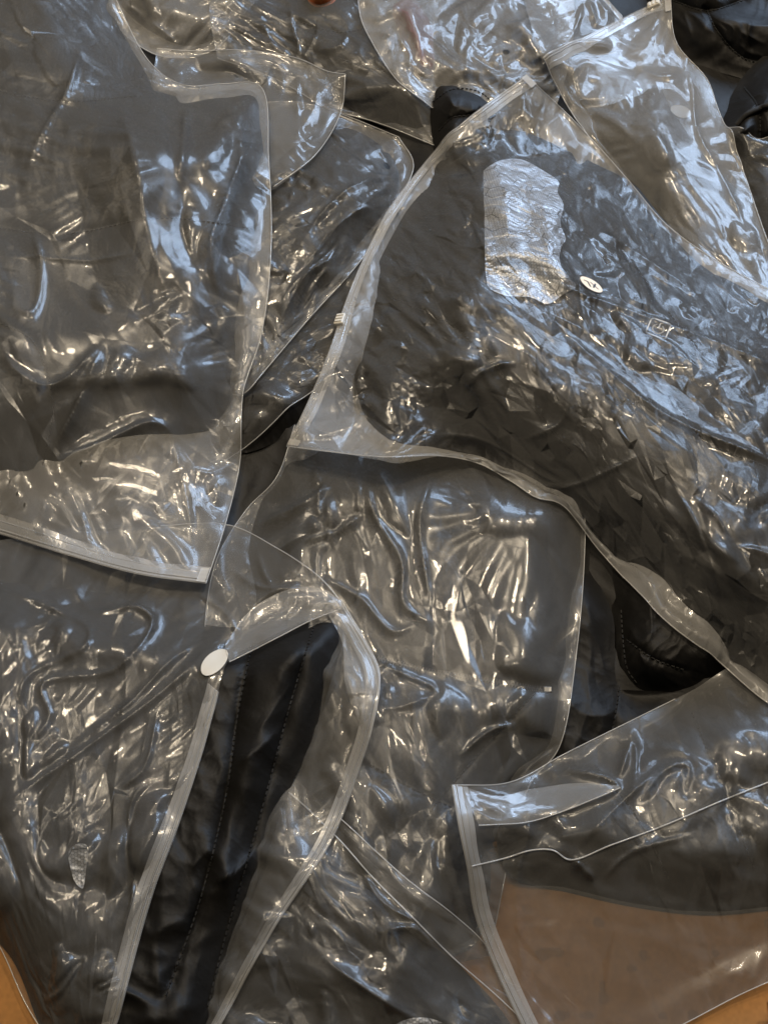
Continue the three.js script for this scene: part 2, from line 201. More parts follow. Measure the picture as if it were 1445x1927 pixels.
// a soft garment: a padded dome over an outline, with seams and creases
function jacket(o) {
  if (!o.over) before = Float32Array.from(HM);
  const out = spline(o.outline, 200, true), base = blurred(o.blur ?? 9), rings = o.rings ?? 70, N = 200; let cx = 0, cy = 0; for (const [x, y] of out) { cx += x / N; cy += y / N; } if (o.centre) [cx, cy] = o.centre;
  const closed = [...out, out[0]], pos = [], uv = [], idx = [], q = [], s = o.seed ?? 1, folds = o.folds ?? [], seams = (o.seams ?? []).map((l) => ({ p: spline(l, 30), h: -(o.seamDepth ?? 0.009), w: o.seamWidth ?? 26, flat: true }));
  for (let r = 0; r <= rings; r++) for (let k = 0; k <= N; k++) { if (!r && k) { } const t = r / rings, e = out[k % N], px = cx + (e[0] - cx) * t, py = cy + (e[1] - cy) * t;
    const d = segDist(px, py, closed)[0], edge = o.edge ?? 70, f = clamp(d / edge, 0, 1), prof = 0.5 * Math.sin(f * Math.PI / 2) + 0.5 * f * f * (3 - 2 * f);
    let y = 0; const wr = (o.wrinkle ?? 0.006) * Math.min(1, f * 1.5), k1 = o.freq ?? 0.009;
    const own = (o.thick ?? 0.03) * prof + foldHeight(px, py, folds) + foldHeight(px, py, seams) * prof + wr * (ridge(px * k1 + 0.4 * noise(px * k1, py * k1, s + 9), py * k1 * 0.7, s, 3) + 0.8 * fbm(px * k1 * 0.35, py * k1 * 0.35, s + 3, 2));
    meet(px, py, (x, z) => (o.level ?? hAt(base, x, z)) + own, q);
    y = Math.max(q[1], hAt(HM, q[0], q[2]) + 0.0015 * f - 0.004 * (1 - f));
    pos.push(q[0], y, q[2]); uv.push(q[0], q[2]); }
  for (let r = 0; r < rings; r++) for (let k = 0; k < N; k++) { const a = r * (N + 1) + k, b = a + 1, c = a + N + 1, d = c + 1; idx.push(a, b, c, b, d, c); }
  const body = toMesh('body', pos, uv, idx, o.mat ?? M.black); body.geometry.computeVertexNormals(); stamp(pos, idx); after = Float32Array.from(HM);
  const parts = [body]; if (o.seams && o.stitch !== false) parts.push(stitches(o.seams));
  for (const f of o.extra ?? []) parts.push(f());
  return thing(o.name ?? 'puffer_jacket', o.label, 'jacket', o.group, parts);
}
// one sheet of film: laid over its outline, then let buckle and settle on what lies below
function sheet(o) {
  const L = (pts) => { let s = 0; const p = spline(pts, 60), a = [], b = []; for (let k = 1; k < 60; k++) { P(...p[k - 1], 0.05, a); P(...p[k], 0.05, b); s += Math.hypot(a[0] - b[0], a[2] - b[2]); } return s; };
  const lu = Math.max(L(o.top), L(o.bottom)), lv = Math.max(L(o.left), L(o.right)), step = o.step ?? 0.0018;
  let cu = Math.max(8, Math.round(lu / step / 2)), cv = Math.max(8, Math.round(lv / step / 2));
  const base = blurred(o.blur ?? 12), rim = blurred(3), skin = envelope(1), s = o.seed ?? 1, folds = (o.folds ?? []).map((f, k) => f.round ? f : { ...f, tent: true, p: spline(f.p, 40), wob: (t) => 1 + 0.3 * noise(t * 6, k * 3.1, s + 200) }), lifts = o.lift ?? [], up = o.up ?? 0.011;
  const nu = cu + 1, nv = cv + 1, T = spline(o.top, nu), B = spline(o.bottom, nu), Lf = spline(o.left, nv), R = spline(o.right, nv);
  const coons = (i, j) => { const u = i / cu, v = j / cv, g = (k) => (1 - v) * T[i][k] + v * B[i][k] + (1 - u) * Lf[j][k] + u * R[j][k] - ((1 - u) * (1 - v) * T[0][k] + u * (1 - v) * T[cu][k] + (1 - u) * v * B[0][k] + u * v * B[cu][k]); return [g(0), g(1)]; };
  let n = nu * nv, X = new Float64Array(n * 3), pxy = new Float64Array(n * 2); const q = [];
  for (let j = 0; j < nv; j++) for (let i = 0; i < nu; i++) { const [px, py] = coons(i, j), k = j * nu + i; pxy[2 * k] = px; pxy[2 * k + 1] = py;
    let l = up + foldHeight(px, py, folds.filter((f) => f.round)); for (const [a, b, h, r] of lifts) { const d = ((px - a) ** 2 + (py - b) ** 2) / (r * r); if (d < 9) l += h * Math.exp(-d); }
    const ed = o.loose ? 1 : smooth(0, 0.035, Math.min(i, j, cu - i, cv - j) * 2 * step); l -= up * (1 - ed) * 0.6; meet(px, py, (x, z) => hAt(base, x, z) * ed + hAt(rim, x, z) * (1 - ed) + l, q); X[3 * k] = q[0]; X[3 * k + 1] = q[1]; X[3 * k + 2] = q[2]; }
  const ex = (o.excess ?? 0.02);
  const run = (X, nu, nv, steps, iters, bend, e, jig) => {
    const n = nu * nv, V = Float64Array.from(X), X0 = Float64Array.from(X), loc = new Float64Array(n);
    for (let k = 0; k < n; k++) { const px = X[3 * k], pz = X[3 * k + 2]; loc[k] = 1 + e * clamp(0.45 + 1.3 * fbm(px * 7, pz * 7, s + 40, 2) , 0.05, 1.6); X[3 * k + 1] += jig * (noise(px * 60, pz * 60, s) + 0.6 * noise(px * 140, pz * 140, s + 5)); V[3 * k + 1] = X[3 * k + 1]; }
    const cons = []; const push = (di, dj, st) => { for (let j = 0; j < nv - Math.max(0, dj); j++) for (let i = Math.max(0, -di); i < nu - Math.max(0, di); i++) { const a = j * nu + i, b = (j + dj) * nu + i + di; cons.push([a, b, st]); } };
    push(1, 0, 1); push(0, 1, 1); push(1, 1, 0.6); push(-1, 1, 0.6); push(2, 0, bend); push(0, 2, bend); if (bend > 0.05) { push(3, 0, bend * 0.6); push(0, 3, bend * 0.6); }
    const A = new Int32Array(cons.length), Bq = new Int32Array(cons.length), S = new Float64Array(cons.length), D = new Float64Array(cons.length), pin = new Uint8Array(n);
    for (let c = 0; c < cons.length; c++) { const [a, b, st] = cons[c]; A[c] = 3 * a; Bq[c] = 3 * b; S[c] = st * 0.5; D[c] = Math.hypot(X0[3 * a] - X0[3 * b], X0[3 * a + 1] - X0[3 * b + 1], X0[3 * a + 2] - X0[3 * b + 2]) * (loc[a] + loc[b]) / 2; }
    for (let j = 0; j < nv; j++) for (let i = 0; i < nu; i++) if (!i || !j || i === nu - 1 || j === nv - 1) pin[j * nu + i] = 1;
    const g = o.gravity ?? 1e-5, top = o.rise ?? 0.035;
    for (let t = 0; t < steps; t++) {
      for (let k = 0; k < 3 * n; k++) { const v = (X[k] - V[k]) * 0.9; V[k] = X[k]; X[k] += v; if (k % 3 === 1) X[k] -= g; }
      for (let it = 0; it < iters; it++) for (let c = 0; c < A.length; c++) { const a = A[c], b = Bq[c], dx = X[b] - X[a], dy = X[b + 1] - X[a + 1], dz = X[b + 2] - X[a + 2], l = Math.sqrt(dx * dx + dy * dy + dz * dz) + 1e-9; let f = S[c] * (l - D[c]) / l; X[a] += dx * f; X[a + 1] += dy * f; X[a + 2] += dz * f; X[b] -= dx * f; X[b + 1] -= dy * f; X[b + 2] -= dz * f; }
      for (let k = 0; k < n; k++) { const a = 3 * k; if (pin[k]) { X[a] = X0[a]; X[a + 2] = X0[a + 2]; X[a + 1] += (X0[a + 1] - X[a + 1]) * 0.5; } 
        const h = hAt(skin, X[a], X[a + 2]) + 0.0015; if (X[a + 1] < h) { X[a + 1] = h; X[a] += (V[a] - X[a]) * 0.4; X[a + 2] += (V[a + 2] - X[a + 2]) * 0.4; } if (X[a + 1] > X0[a + 1] + top) X[a + 1] = X0[a + 1] + top; }
    }
  };
  run(X, nu, nv, o.steps ?? 70, 7, o.bend ?? 0.25, ex, 0.0015);
  // twice as fine
  const fu = 2 * nu - 1, fv = 2 * nv - 1; let Y = new Float64Array(fu * fv * 3);
  const cub = (a, b, c, d) => (-a + 9 * b + 9 * c - d) / 16, row = new Float64Array(fu * nv * 3);
  for (let j = 0; j < nv; j++) for (let i = 0; i < fu; i++) for (let k = 0; k < 3; k++) { const at = (m) => X[3 * (j * nu + clamp(m, 0, nu - 1)) + k], h = i >> 1; row[3 * (j * fu + i) + k] = i & 1 ? cub(at(h - 1), at(h), at(h + 1), at(h + 2)) : at(h); }
  for (let j = 0; j < fv; j++) for (let i = 0; i < fu; i++) for (let k = 0; k < 3; k++) { const at = (m) => row[3 * (clamp(m, 0, nv - 1) * fu + i) + k], h = j >> 1; Y[3 * (j * fu + i) + k] = j & 1 ? cub(at(h - 1), at(h), at(h + 1), at(h + 2)) : at(h); }
  { // creases and facets, then a short settling
    const t = { angle: 0.6, stretch: 1.8, min: 26, max: 130, slope: 0.24, seed: s, ...(o.tin ?? {}) }, f = facets([o.top, o.bottom, o.left, o.right], t, []), tents = folds.filter((q) => q.tent), t2 = (o.micro ?? 0.16) ? facets([o.top, o.bottom, o.left, o.right], { ...t, min: 11, max: 44, slope: o.micro ?? 0.16, seed: s + 3 }, []) : null;
    for (let k = 0; k < fu * fv; k++) { const [px, py] = shown(Y[3 * k], Y[3 * k + 1], Y[3 * k + 2]), i = k % fu, j = (k / fu) | 0, e = Math.min(1, (Math.min(i, j, fu - 1 - i, fv - 1 - j) + (o.edgeFree ?? 0)) / 11); Y[3 * k + 1] += (f(px, py) + foldHeight(px, py, tents) + (t2 ? t2(px, py) : 0)) * e; }
    run(Y, fu, fv, o.fine ?? 5, 3, 0.02, o.excessFine ?? 0.002, 0);
  }
  stamp(Y, gridIndex(fu, fv));
  const uv = []; for (let j = 0; j < fv; j++) for (let i = 0; i < fu; i++) uv.push(i / (fu - 1) * lu + s * 0.13, j / (fv - 1) * lv + s * 0.37);
  const S = { X: Y, nu: fu, nv: fv, uv, at: (i, j) => new THREE.Vector3(Y[3 * (j * fu + i)], Y[3 * (j * fu + i) + 1], Y[3 * (j * fu + i) + 2]) };
  let skip = null;
  if (o.holes) { const gone = new Uint8Array(fu * fv); for (const [hx, hy, r] of o.holes) { const c = onPile([[hx, hy]], 0)[0]; for (let k = 0; k < fu * fv; k++) { const dx = Y[3 * k] - c.x, dz = Y[3 * k + 2] - c.z, d = Math.hypot(dx, dz); if (d < r) { gone[k] = d < r * 0.5 ? 2 : 1; if (gone[k] === 1) { Y[3 * k] = c.x + dx / d * r; Y[3 * k + 2] = c.z + dz / d * r; } } } } skip = (a, b, c, d) => gone[a] === 2 || gone[b] === 2 || gone[c] === 2 || gone[d] === 2 || (gone[a] && gone[b] && gone[c] && gone[d]); }
  S.mesh = toMesh(o.part ?? 'front_film', Y, uv, gridIndex(fu, fv, skip), o.mat ?? F.mid);
  return S;
}
function backOf(S, mat = F.back, name = 'back_film', below = before) { // the other wall of the pouch, lying on what is under the bag
  const nu = (S.nu + 1) >> 1, nv = (S.nv + 1) >> 1, pos = new Float32Array(nu * nv * 3), uv = [];
  for (let j = 0; j < nv; j++) for (let i = 0; i < nu; i++) { const a = 3 * (2 * j * S.nu + 2 * i), k = 3 * (j * nu + i), e = Math.min(i, j, nu - 1 - i, nv - 1 - j) * 0.0036, x = S.X[a], y = S.X[a + 1], z = S.X[a + 2], w = Math.max(smooth(0, 0.035, e), smooth(0.002, 0.006, hAt(after, x, z) - hAt(below, x, z)) * smooth(0, 0.006, e)), g = hAt(below, x, z) + 0.0015; pos[k] = x; pos[k + 1] = Math.min(y - 0.0005 - 0.002 * Math.min(1, e / 0.01), (y - 0.001) * (1 - w) + g * w); pos[k + 2] = z; uv.push(x, z); }
  for (let p = 0; p < 1; p++) { const c = Float32Array.from(pos); for (let j = 1; j < nv - 1; j++) for (let i = 1; i < nu - 1; i++) { const k = 3 * (j * nu + i) + 1, m = (c[k - 3] + c[k + 3] + c[k - 3 * nu] + c[k + 3 * nu]) / 4; pos[k] = Math.min(m, S.X[3 * (2 * j * S.nu + 2 * i) + 1] - 0.0005); } }
  return toMesh(name, pos, uv, gridIndex(nu, nv), mat);
}
function edgeOf(S, side, a = 0, b = 1) { // points of one border and the way inward
  const n = side === 'top' || side === 'bottom' ? S.nu : S.nv, m = side === 'top' || side === 'bottom' ? S.nv : S.nu, out = [];
  for (let k = Math.round(a * (n - 1)); k <= Math.round(b * (n - 1)); k++) { const g = (d) => side === 'top' ? S.at(k, d) : side === 'bottom' ? S.at(k, m - 1 - d) : side === 'left' ? S.at(d, k) : S.at(m - 1 - d, k); const p = g(0), q = g(Math.min(14, m - 1)); out.push([p, q.sub(p).normalize()]); }
  for (let pass = 0; pass < 24; pass++) for (let k = 1; k < out.length - 1; k++) { if (pass < 5) out[k][0].lerp(out[k - 1][0].clone().add(out[k + 1][0]).multiplyScalar(0.5), 0.5); out[k][1].add(out[k - 1][1]).add(out[k + 1][1]).normalize(); }
  return out;
}
function zipTrack(S, side, a = 0, b = 1, w = 0.016, flip = 1) { // profiled strip with its ribs
  const E = edgeOf(S, side, a, b), prof = [[-0.0006, 0.0006], [0.0004, 0.0022], [0.0016, 0.0024], [0.0022, 0.001], [0.0034, 0.001], [0.004, 0.0026], [0.0048, 0.0026], [0.0054, 0.001], [w * 0.62, 0.001], [w * 0.66, 0.0016], [w * 0.7, 0.001], [w, 0.0006]], pos = [], uv = [], m = prof.length; let L = 0;
  E.forEach(([p, d], k) => { if (k) L += p.distanceTo(E[k - 1][0]); const t = (E[Math.min(k + 1, E.length - 1)][0].clone().sub(E[Math.max(k - 1, 0)][0])).normalize(), n = t.clone().cross(d).normalize(); if (n.y < 0) n.negate(); for (const [s, h] of prof) { const q = p.clone().addScaledVector(d, s).addScaledVector(n, h * 0.6); pos.push(q.x, q.y, q.z); uv.push(L, s); } });
  const mesh = toMesh('zip_track', pos, uv, gridIndex(m, E.length), F.zip); mesh.geometry = mesh.geometry.toNonIndexed(); mesh.geometry.computeVertexNormals(); return mesh;
}
function tubeAlong(pts, r, mat, name, seg = 6) { const c = new THREE.CatmullRomCurve3(pts); const m = new THREE.Mesh(new THREE.TubeGeometry(c, Math.min(260, pts.length * 2), r, seg, false), mat); m.name = name; return m; }
const seam = (S, side, a = 0, b = 1, r = 0.0005) => tubeAlong(edgeOf(S, side, a, b).filter((_, k) => k % 2 === 0).map(([p]) => p.clone().add(new THREE.Vector3(0, 0.0004, 0))), r, F.seam, 'weld_seam');
function slider(S, side, t, inward = 0.004) { const E = edgeOf(S, side), k = Math.round(t * (E.length - 1)), [p, d] = E[k], tan = E[Math.min(k + 2, E.length - 1)][0].clone().sub(E[Math.max(0, k - 2)][0]).normalize(), n = tan.clone().cross(d).normalize(); if (n.y < 0) n.negate();
  const b = new RoundedBoxGeometry(0.017, 0.006, 0.011, 3, 0.0018), grip = new RoundedBoxGeometry(0.003, 0.002, 0.008, 1, 0.0006); const gs = [b]; for (const x of [-0.005, 0, 0.005]) { const g = grip.clone(); g.translate(x, 0.0032, 0); gs.push(g); }
  const g = mergeGeometries(gs.map((x) => x.index ? x.toNonIndexed() : x)); g.applyMatrix4(new THREE.Matrix4().makeBasis(tan, n, tan.clone().cross(n)).setPosition(p.clone().addScaledVector(d, inward).addScaledVector(n, 0.002))); const m = new THREE.Mesh(g, M.white); m.name = 'slider'; return m; }
function endWeld(S, side, t, inw = 0.017) { // knurled weld that ends a zip
  const E = edgeOf(S, side), k0 = t < 0.5 ? 0 : E.length - 6, pos = [], uv = [], n = 14, m = 18; for (let j = 0; j < n; j++) { const f = j / (n - 1) * 4.5 + k0, k = Math.min(E.length - 2, f | 0), p = E[k][0].clone().lerp(E[k + 1][0], f - k), d = E[k][1]; for (let i = 0; i < m; i++) { const q = p.clone().addScaledVector(d, i / (m - 1) * inw); q.y += 0.0026 + ((i + j) & 1 ? 0.0009 : 0); pos.push(q.x, q.y, q.z); uv.push(i / m, j / n); } }
  return toMesh('end_weld', pos, uv, gridIndex(m, n), F.seam); }
function disc(px, py, r, mat, name, up = 0.0016, squash = 1, turn = 0) { const c = onPile([[px, py]], up)[0], pos = [], uv = [], idx = [], K = 36, Rg = 8, base = blurred(1); for (let a = 0; a <= Rg; a++) for (let k = 0; k <= K; k++) { const t = k / K * 6.28319, d = r * a / Rg, lx = Math.cos(t) * d, lz = Math.sin(t) * d * squash, x = c.x + lx * Math.cos(turn) - lz * Math.sin(turn), z = c.z + lx * Math.sin(turn) + lz * Math.cos(turn); pos.push(x, Math.max(hAt(base, x, z), hAt(HM, x, z) - 0.001) + up, z); uv.push(0.5 + Math.cos(t) * a / Rg / 2, 0.5 - Math.sin(t) * a / Rg / 2); }
  for (let a = 0; a < Rg; a++) for (let k = 0; k < K; k++) { const p = a * (K + 1) + k; idx.push(p, p + 1, p + K + 1, p + 1, p + K + 2, p + K + 1); } return toMesh(name, pos, uv, idx, mat); }
const BAGS = 'zip bags of jackets heaped in the box', INNER = 'jackets packed in the zip bags';

// ---------------------------------------------------------------- the cardboard box
function cardTexture() { const n = 512, d = new Uint8Array(n * n * 4); for (let j = 0; j < n; j++) for (let i = 0; i < n; i++) { const u = i / n, v = j / n; const f = 0.5 * noise(u * 60, v * 45, 3) + 0.7 * noise(u * 200, v * 160, 4) + 0.8 * noise(u * 6, v * 6, 6) + (noise(u * 40, v * 40, 9) > 0.72 ? -2.2 : 0), o = (j * n + i) * 4, g = 1 + 0.06 * f; d[o] = clamp(165 * g, 0, 255); d[o + 1] = clamp(118 * g, 0, 255); d[o + 2] = clamp(66 * g, 0, 255); d[o + 3] = 255; }
  const t = new THREE.DataTexture(d, n, n); t.colorSpace = THREE.SRGBColorSpace; t.wrapS = t.wrapT = THREE.MirroredRepeatWrapping; t.magFilter = THREE.LinearFilter; t.repeat.set(2, 2); t.needsUpdate = true; return t; }
const card = new THREE.MeshStandardMaterial({ map: cardTexture(), roughness: 0.85 });
{
  const parts = [], panel = (name, w, h, d, x, y, z, rx = 0, rz = 0) => { const g = new RoundedBoxGeometry(w, h, d, 2, 0.002); const p = g.attributes.position, uv = g.attributes.uv; for (let k = 0; k < p.count; k++) uv.setXY(k, p.getX(k) + p.getY(k) * 0.3, p.getZ(k) + p.getY(k)); g.rotateX(rx); g.rotateZ(rz); g.translate(x, y, z); const m = new THREE.Mesh(g, card); m.name = name; parts.push(m); };
  panel('base_panel', 1.3, 0.006, 1.4, 0, -0.353, -0.4);
  panel('side_panel', 0.006, 0.33, 1.39, -0.655, -0.185, -0.4); panel('side_panel', 0.006, 0.33, 1.39, 0.655, -0.185, -0.4);
  panel('side_panel', 1.3, 0.33, 0.006, 0, -0.185, -1.1); panel('side_panel', 1.3, 0.29, 0.006, 0, -0.205, 0.297);
  panel('flap', 1.3, 0.006, 0.36, 0, -0.075, 0.48, 0.08);
  panel('flap', 0.34, 0.006, 0.2, 0.49, -0.044, 0.53, 0.08, 0.05);
  thing('cardboard_box', 'brown corrugated cardboard box holding all the bagged jackets', 'box', null, parts);
}
for (let j = 0; j < HH; j++) for (let i = 0; i < HW; i++) { const z = HZ0 + j * HS; const x = HX0 + i * HS; HM[j * HW + i] = z > 0.3 ? -0.056 - (z - 0.3) * 0.08 : -0.34; if (z > 0.43 && x > 0.32) HM[j * HW + i] = -0.0395 + (x - 0.49) * 0.05 - (z - 0.53) * 0.08; }

// ---------------------------------------------------------------- bare jackets low in the heap
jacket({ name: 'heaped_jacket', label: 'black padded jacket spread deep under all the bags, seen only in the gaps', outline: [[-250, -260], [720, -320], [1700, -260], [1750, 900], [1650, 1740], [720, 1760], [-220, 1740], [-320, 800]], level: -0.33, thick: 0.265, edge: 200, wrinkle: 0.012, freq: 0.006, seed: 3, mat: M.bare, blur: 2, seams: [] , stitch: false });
const gapSeams = [[[1168, 1150], [1172, 1210], [1180, 1260], [1200, 1290]], [[1180, 1205], [1230, 1240], [1290, 1262]], [[1165, 1290], [1160, 1330], [1150, 1380], [1140, 1420]]];
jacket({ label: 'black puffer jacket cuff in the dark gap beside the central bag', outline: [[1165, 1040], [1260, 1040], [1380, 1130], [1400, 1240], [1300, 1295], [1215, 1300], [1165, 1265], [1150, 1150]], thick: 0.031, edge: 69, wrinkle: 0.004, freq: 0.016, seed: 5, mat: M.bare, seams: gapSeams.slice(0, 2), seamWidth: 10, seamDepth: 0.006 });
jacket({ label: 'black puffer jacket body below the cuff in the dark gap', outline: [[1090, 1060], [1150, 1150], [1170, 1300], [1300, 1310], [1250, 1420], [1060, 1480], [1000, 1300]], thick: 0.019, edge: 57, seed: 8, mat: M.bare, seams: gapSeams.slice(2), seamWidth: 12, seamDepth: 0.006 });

// ---------------------------------------------------------------- top of the picture, behind
const topSeams = [[[1262, 0], [1330, 20], [1400, 0]], [[1330, 20], [1350, 60], [1400, 110], [1470, 120]]];
jacket({ label: 'black puffer jacket in the top right corner of the heap', outline: [[1180, -120], [1500, -140], [1560, 60], [1500, 190], [1400, 150], [1290, 110], [1230, 20]], thick: 0.043, edge: 103, wrinkle: 0.009, freq: 0.014, seed: 11, mat: M.bare, seams: topSeams, seamWidth: 16, seamDepth: 0.012 });
jacket({ label: 'black puffer sleeve with a cord, right edge above the small crumpled bag', outline: [[1370, 190], [1430, 110], [1540, 60], [1560, 300], [1440, 300], [1350, 275]], thick: 0.046, edge: 69, wrinkle: 0.006, freq: 0.018, seed: 13, mat: M.bare, seams: [[[1400, 165], [1425, 200], [1430, 260]]], seamWidth: 14,
  extra: [() => tubeAlong(onPile(spline([[1385, 235], [1405, 215], [1430, 203], [1470, 190]], 14), 0.004), 0.0035, M.thread, 'cord')] });
jacket({ label: 'black jacket in the loose clear bag at the top left', group: INNER, outline: [[180, -120], [480, -120], [500, 10], [430, 70], [340, 90], [240, 30]], thick: 0.031, seed: 15, mat: M.grey });
{ const S = sheet({ top: [[170, -150], [340, -160], [520, -150]], right: [[520, -150], [515, -40], [497, 12]], bottom: [[190, 30], [300, 105], [400, 96], [440, 60], [497, 12]], left: [[170, -150], [175, -60], [190, 30]], seed: 2, excess: 0.0180, mat: F.milky, folds: [{ p: [[230, 0], [300, 55], [345, 95]], h: 0.012, w: 12 }, { p: [[360, 20], [395, 0], [430, -20]], h: 0.01, w: 10 }] });
  thing('zip_bag', 'loose milky zip bag at the top left, behind the large left bag', 'bag', BAGS, [S.mesh, backOf(S), seam(S, 'bottom'), seam(S, 'right')]); }
jacket({ label: 'black quilted jacket in the dark bag at the top centre', group: INNER, outline: [[430, 60], [520, -40], [720, -80], [830, 60], [830, 240], [760, 250], [660, 205], [560, 120]], thick: 0.034, edge: 103, wrinkle: 0.007, seed: 17, seams: [[[640, 110], [700, 130], [800, 140]], [[560, 40], [640, 60], [700, 50]]] });
{ const S = sheet({ top: [[400, -60], [600, -110], [800, -90]], right: [[800, -90], [840, 60], [828, 278]], bottom: [[410, 110], [520, 150], [620, 205], [700, 228], [828, 278]], left: [[400, -60], [395, 30], [410, 110]], seed: 4, excess: 0.0168, mat: F.mid, folds: [{ p: [[545, 0], [552, 60], [562, 100], [545, 120]], h: 0.014, w: 9 }, { p: [[600, 55], [580, 100], [566, 112]], h: 0.012, w: 8 }, { p: [[490, 40], [505, 70], [520, 95]], h: 0.012, w: 8 }, { p: [[660, 50], [640, 90], [590, 100]], h: 0.012, w: 10 }] });
  thing('zip_bag', 'thin zip bag with a dark quilted jacket at the top centre', 'bag', BAGS, [S.mesh, backOf(S), seam(S, 'bottom')]); }
jacket({ label: 'jacket with an orange patch peeking out at the very top', name: 'jacket_scrap', outline: [[575, -60], [640, -50], [630, 4], [600, 14], [580, 2]], thick: 0.019, edge: 23, rings: 20, mat: nylon([0.35, 0.09, 0.02], 0.5), seed: 19 });
jacket({ label: 'dark red garment seen through the creased bag at the top', outline: [[740, 10], [780, 0], [815, 60], [820, 130], [790, 150], [760, 90]], thick: 0.025, edge: 34, rings: 40, mat: M.pink, seed: 21, group: INNER });
jacket({ label: 'black jacket in the creased bag with a vent hole', outline: [[830, 20], [960, -60], [1060, 60], [1040, 190], [900, 260], [830, 200]], thick: 0.031, edge: 69, seed: 23, mat: M.black, group: INNER });
{ const S = sheet({ top: [[672, -80], [860, -110], [1080, -70]], right: [[1080, -70], [1075, 100], [1040, 220]], bottom: [[812, 206], [870, 200], [960, 240], [1040, 220]], left: [[672, -80], [678, 30], [700, 80], [750, 155], [812, 206]], seed: 6, excess: 0.0210, mat: F.milky, rise: 0.05, holes: [[952, 98, 0.0045]],
  folds: [{ p: [[690, 50], [740, 20], [790, -20]], h: 0.016, w: 12 }, { p: [[700, 55], [765, 95], [768, 190]], h: 0.014, w: 12 }, { p: [[860, 0], [890, 60], [905, 68]], h: 0.012, w: 9 }, { p: [[935, 35], [880, 95], [880, 150]], h: 0.026, w: 14 }, { p: [[880, 100], [910, 130], [950, 170]], h: 0.016, w: 12 }, { p: [[960, 15], [1000, 60], [1040, 130]], h: 0.02, w: 30, round: true }, { p: [[945, 115], [950, 170]], h: 0.008, w: 6 }] });
  thing('zip_bag', 'creased clear zip bag with a round vent hole at the top', 'bag', BAGS, [S.mesh, backOf(S), seam(S, 'left'), seam(S, 'bottom')]); }
{ const S = sheet({ top: [[960, -90], [1050, -60], [1110, -30], [1170, 30]], right: [[1170, 30], [1172, 60], [1160, 100]], bottom: [[1020, 125], [1070, 110], [1110, 105], [1160, 100]], left: [[960, -90], [985, 0], [1020, 125]], seed: 8, excess: 0.0300, up: 0.015, mat: F.milky, folds: [{ p: [[1025, 110], [1075, 70], [1100, 0]], h: 0.02, w: 9 }, { p: [[1105, 0], [1125, 60]], h: 0.014, w: 9 }, { p: [[1030, 0], [1045, 60]], h: 0.012, w: 8 }] });
  thing('zip_bag', 'bunched shiny zip bag mouth beside the frosted slider bag', 'bag', BAGS, [S.mesh, zipTrack(S, 'top', 0.5, 1, 0.012), seam(S, 'bottom')]); }
const collarSeams = [[[815, 190], [850, 168], [900, 172], [930, 195]], [[826, 245], [850, 222], [890, 215], [905, 205]]];
jacket({ label: 'black puffer collar sticking out bare above the clear vent-hole bag', outline: [[812, 190], [832, 158], [880, 160], [930, 178], [965, 205], [930, 290], [830, 310], [812, 250]], thick: 0.037, edge: 46, wrinkle: 0.004, freq: 0.02, seed: 25, mat: M.bare, seams: collarSeams, seamWidth: 9, seamDepth: 0.008 });
jacket({ label: 'black jacket in the small crumpled bag at the right edge', group: INNER, outline: [[1400, 300], [1480, 300], [1560, 400], [1540, 560], [1440, 520]], thick: 0.031, edge: 57, seed: 27 });
{ const S = sheet({ top: [[1360, 240], [1400, 265], [1480, 265], [1580, 270]], right: [[1580, 270], [1590, 400], [1580, 560]], bottom: [[1400, 450], [1460, 540], [1580, 560]], left: [[1360, 240], [1385, 330], [1400, 450]], seed: 10, excess: 0.0300, mat: F.mid });
  thing('zip_bag', 'small crumpled zip bag at the right edge behind the slider bag', 'bag', BAGS, [S.mesh, seam(S, 'top')]); }
jacket({ label: 'folded dark jacket in the frosted slider bag at the top right', group: INNER, outline: [[1090, 190], [1130, 192], [1200, 180], [1235, 160], [1262, 205], [1330, 300], [1440, 420], [1520, 620], [1350, 620], [1230, 420]], centre: [1280, 380], thick: 0.031, edge: 63, wrinkle: 0.007, seed: 29, mat: M.grey, folds: [{ p: [[1235, 165], [1240, 260], [1270, 340]], h: 0.02, w: 25 }] });
{ const S = sheet({ top: [[1020, 118], [1100, 70], [1180, 30], [1260, -6]], right: [[1260, -6], [1272, 80], [1330, 150], [1350, 205], [1400, 330], [1450, 470], [1530, 640]], bottom: [[1290, 640], [1400, 650], [1530, 640]], left: [[1020, 118], [1080, 220], [1150, 320], [1225, 430], [1290, 640]], seed: 12, excess: 0.0096, up: 0.012, mat: F.frost, gravity: 1e-5, folds: [{ p: [[1280, 90], [1300, 160], [1310, 250], [1360, 340], [1420, 470]], h: 0.012, w: 12 }, { p: [[1080, 135], [1150, 200], [1200, 190]], h: -0.008, w: 40, round: true }, { p: [[1190, 130], [1240, 150], [1290, 140]], h: 0.008, w: 14 }] });
  thing('zip_bag', 'frosted zip bag with a cream slider at the top right', 'bag', BAGS, [S.mesh, backOf(S), zipTrack(S, 'top', 0, 1, 0.0180), slider(S, 'top', 0.88), endWeld(S, 'top', 1, 0.024), seam(S, 'left'), seam(S, 'right'), disc(1280, 210, 0.013, new THREE.MeshStandardMaterial({ color: new THREE.Color().setRGB(0.5, 0.48, 0.42), transparent: true, opacity: 0.45, roughness: 0.7, side: THREE.DoubleSide }), 'sticker', -0.014)]); }

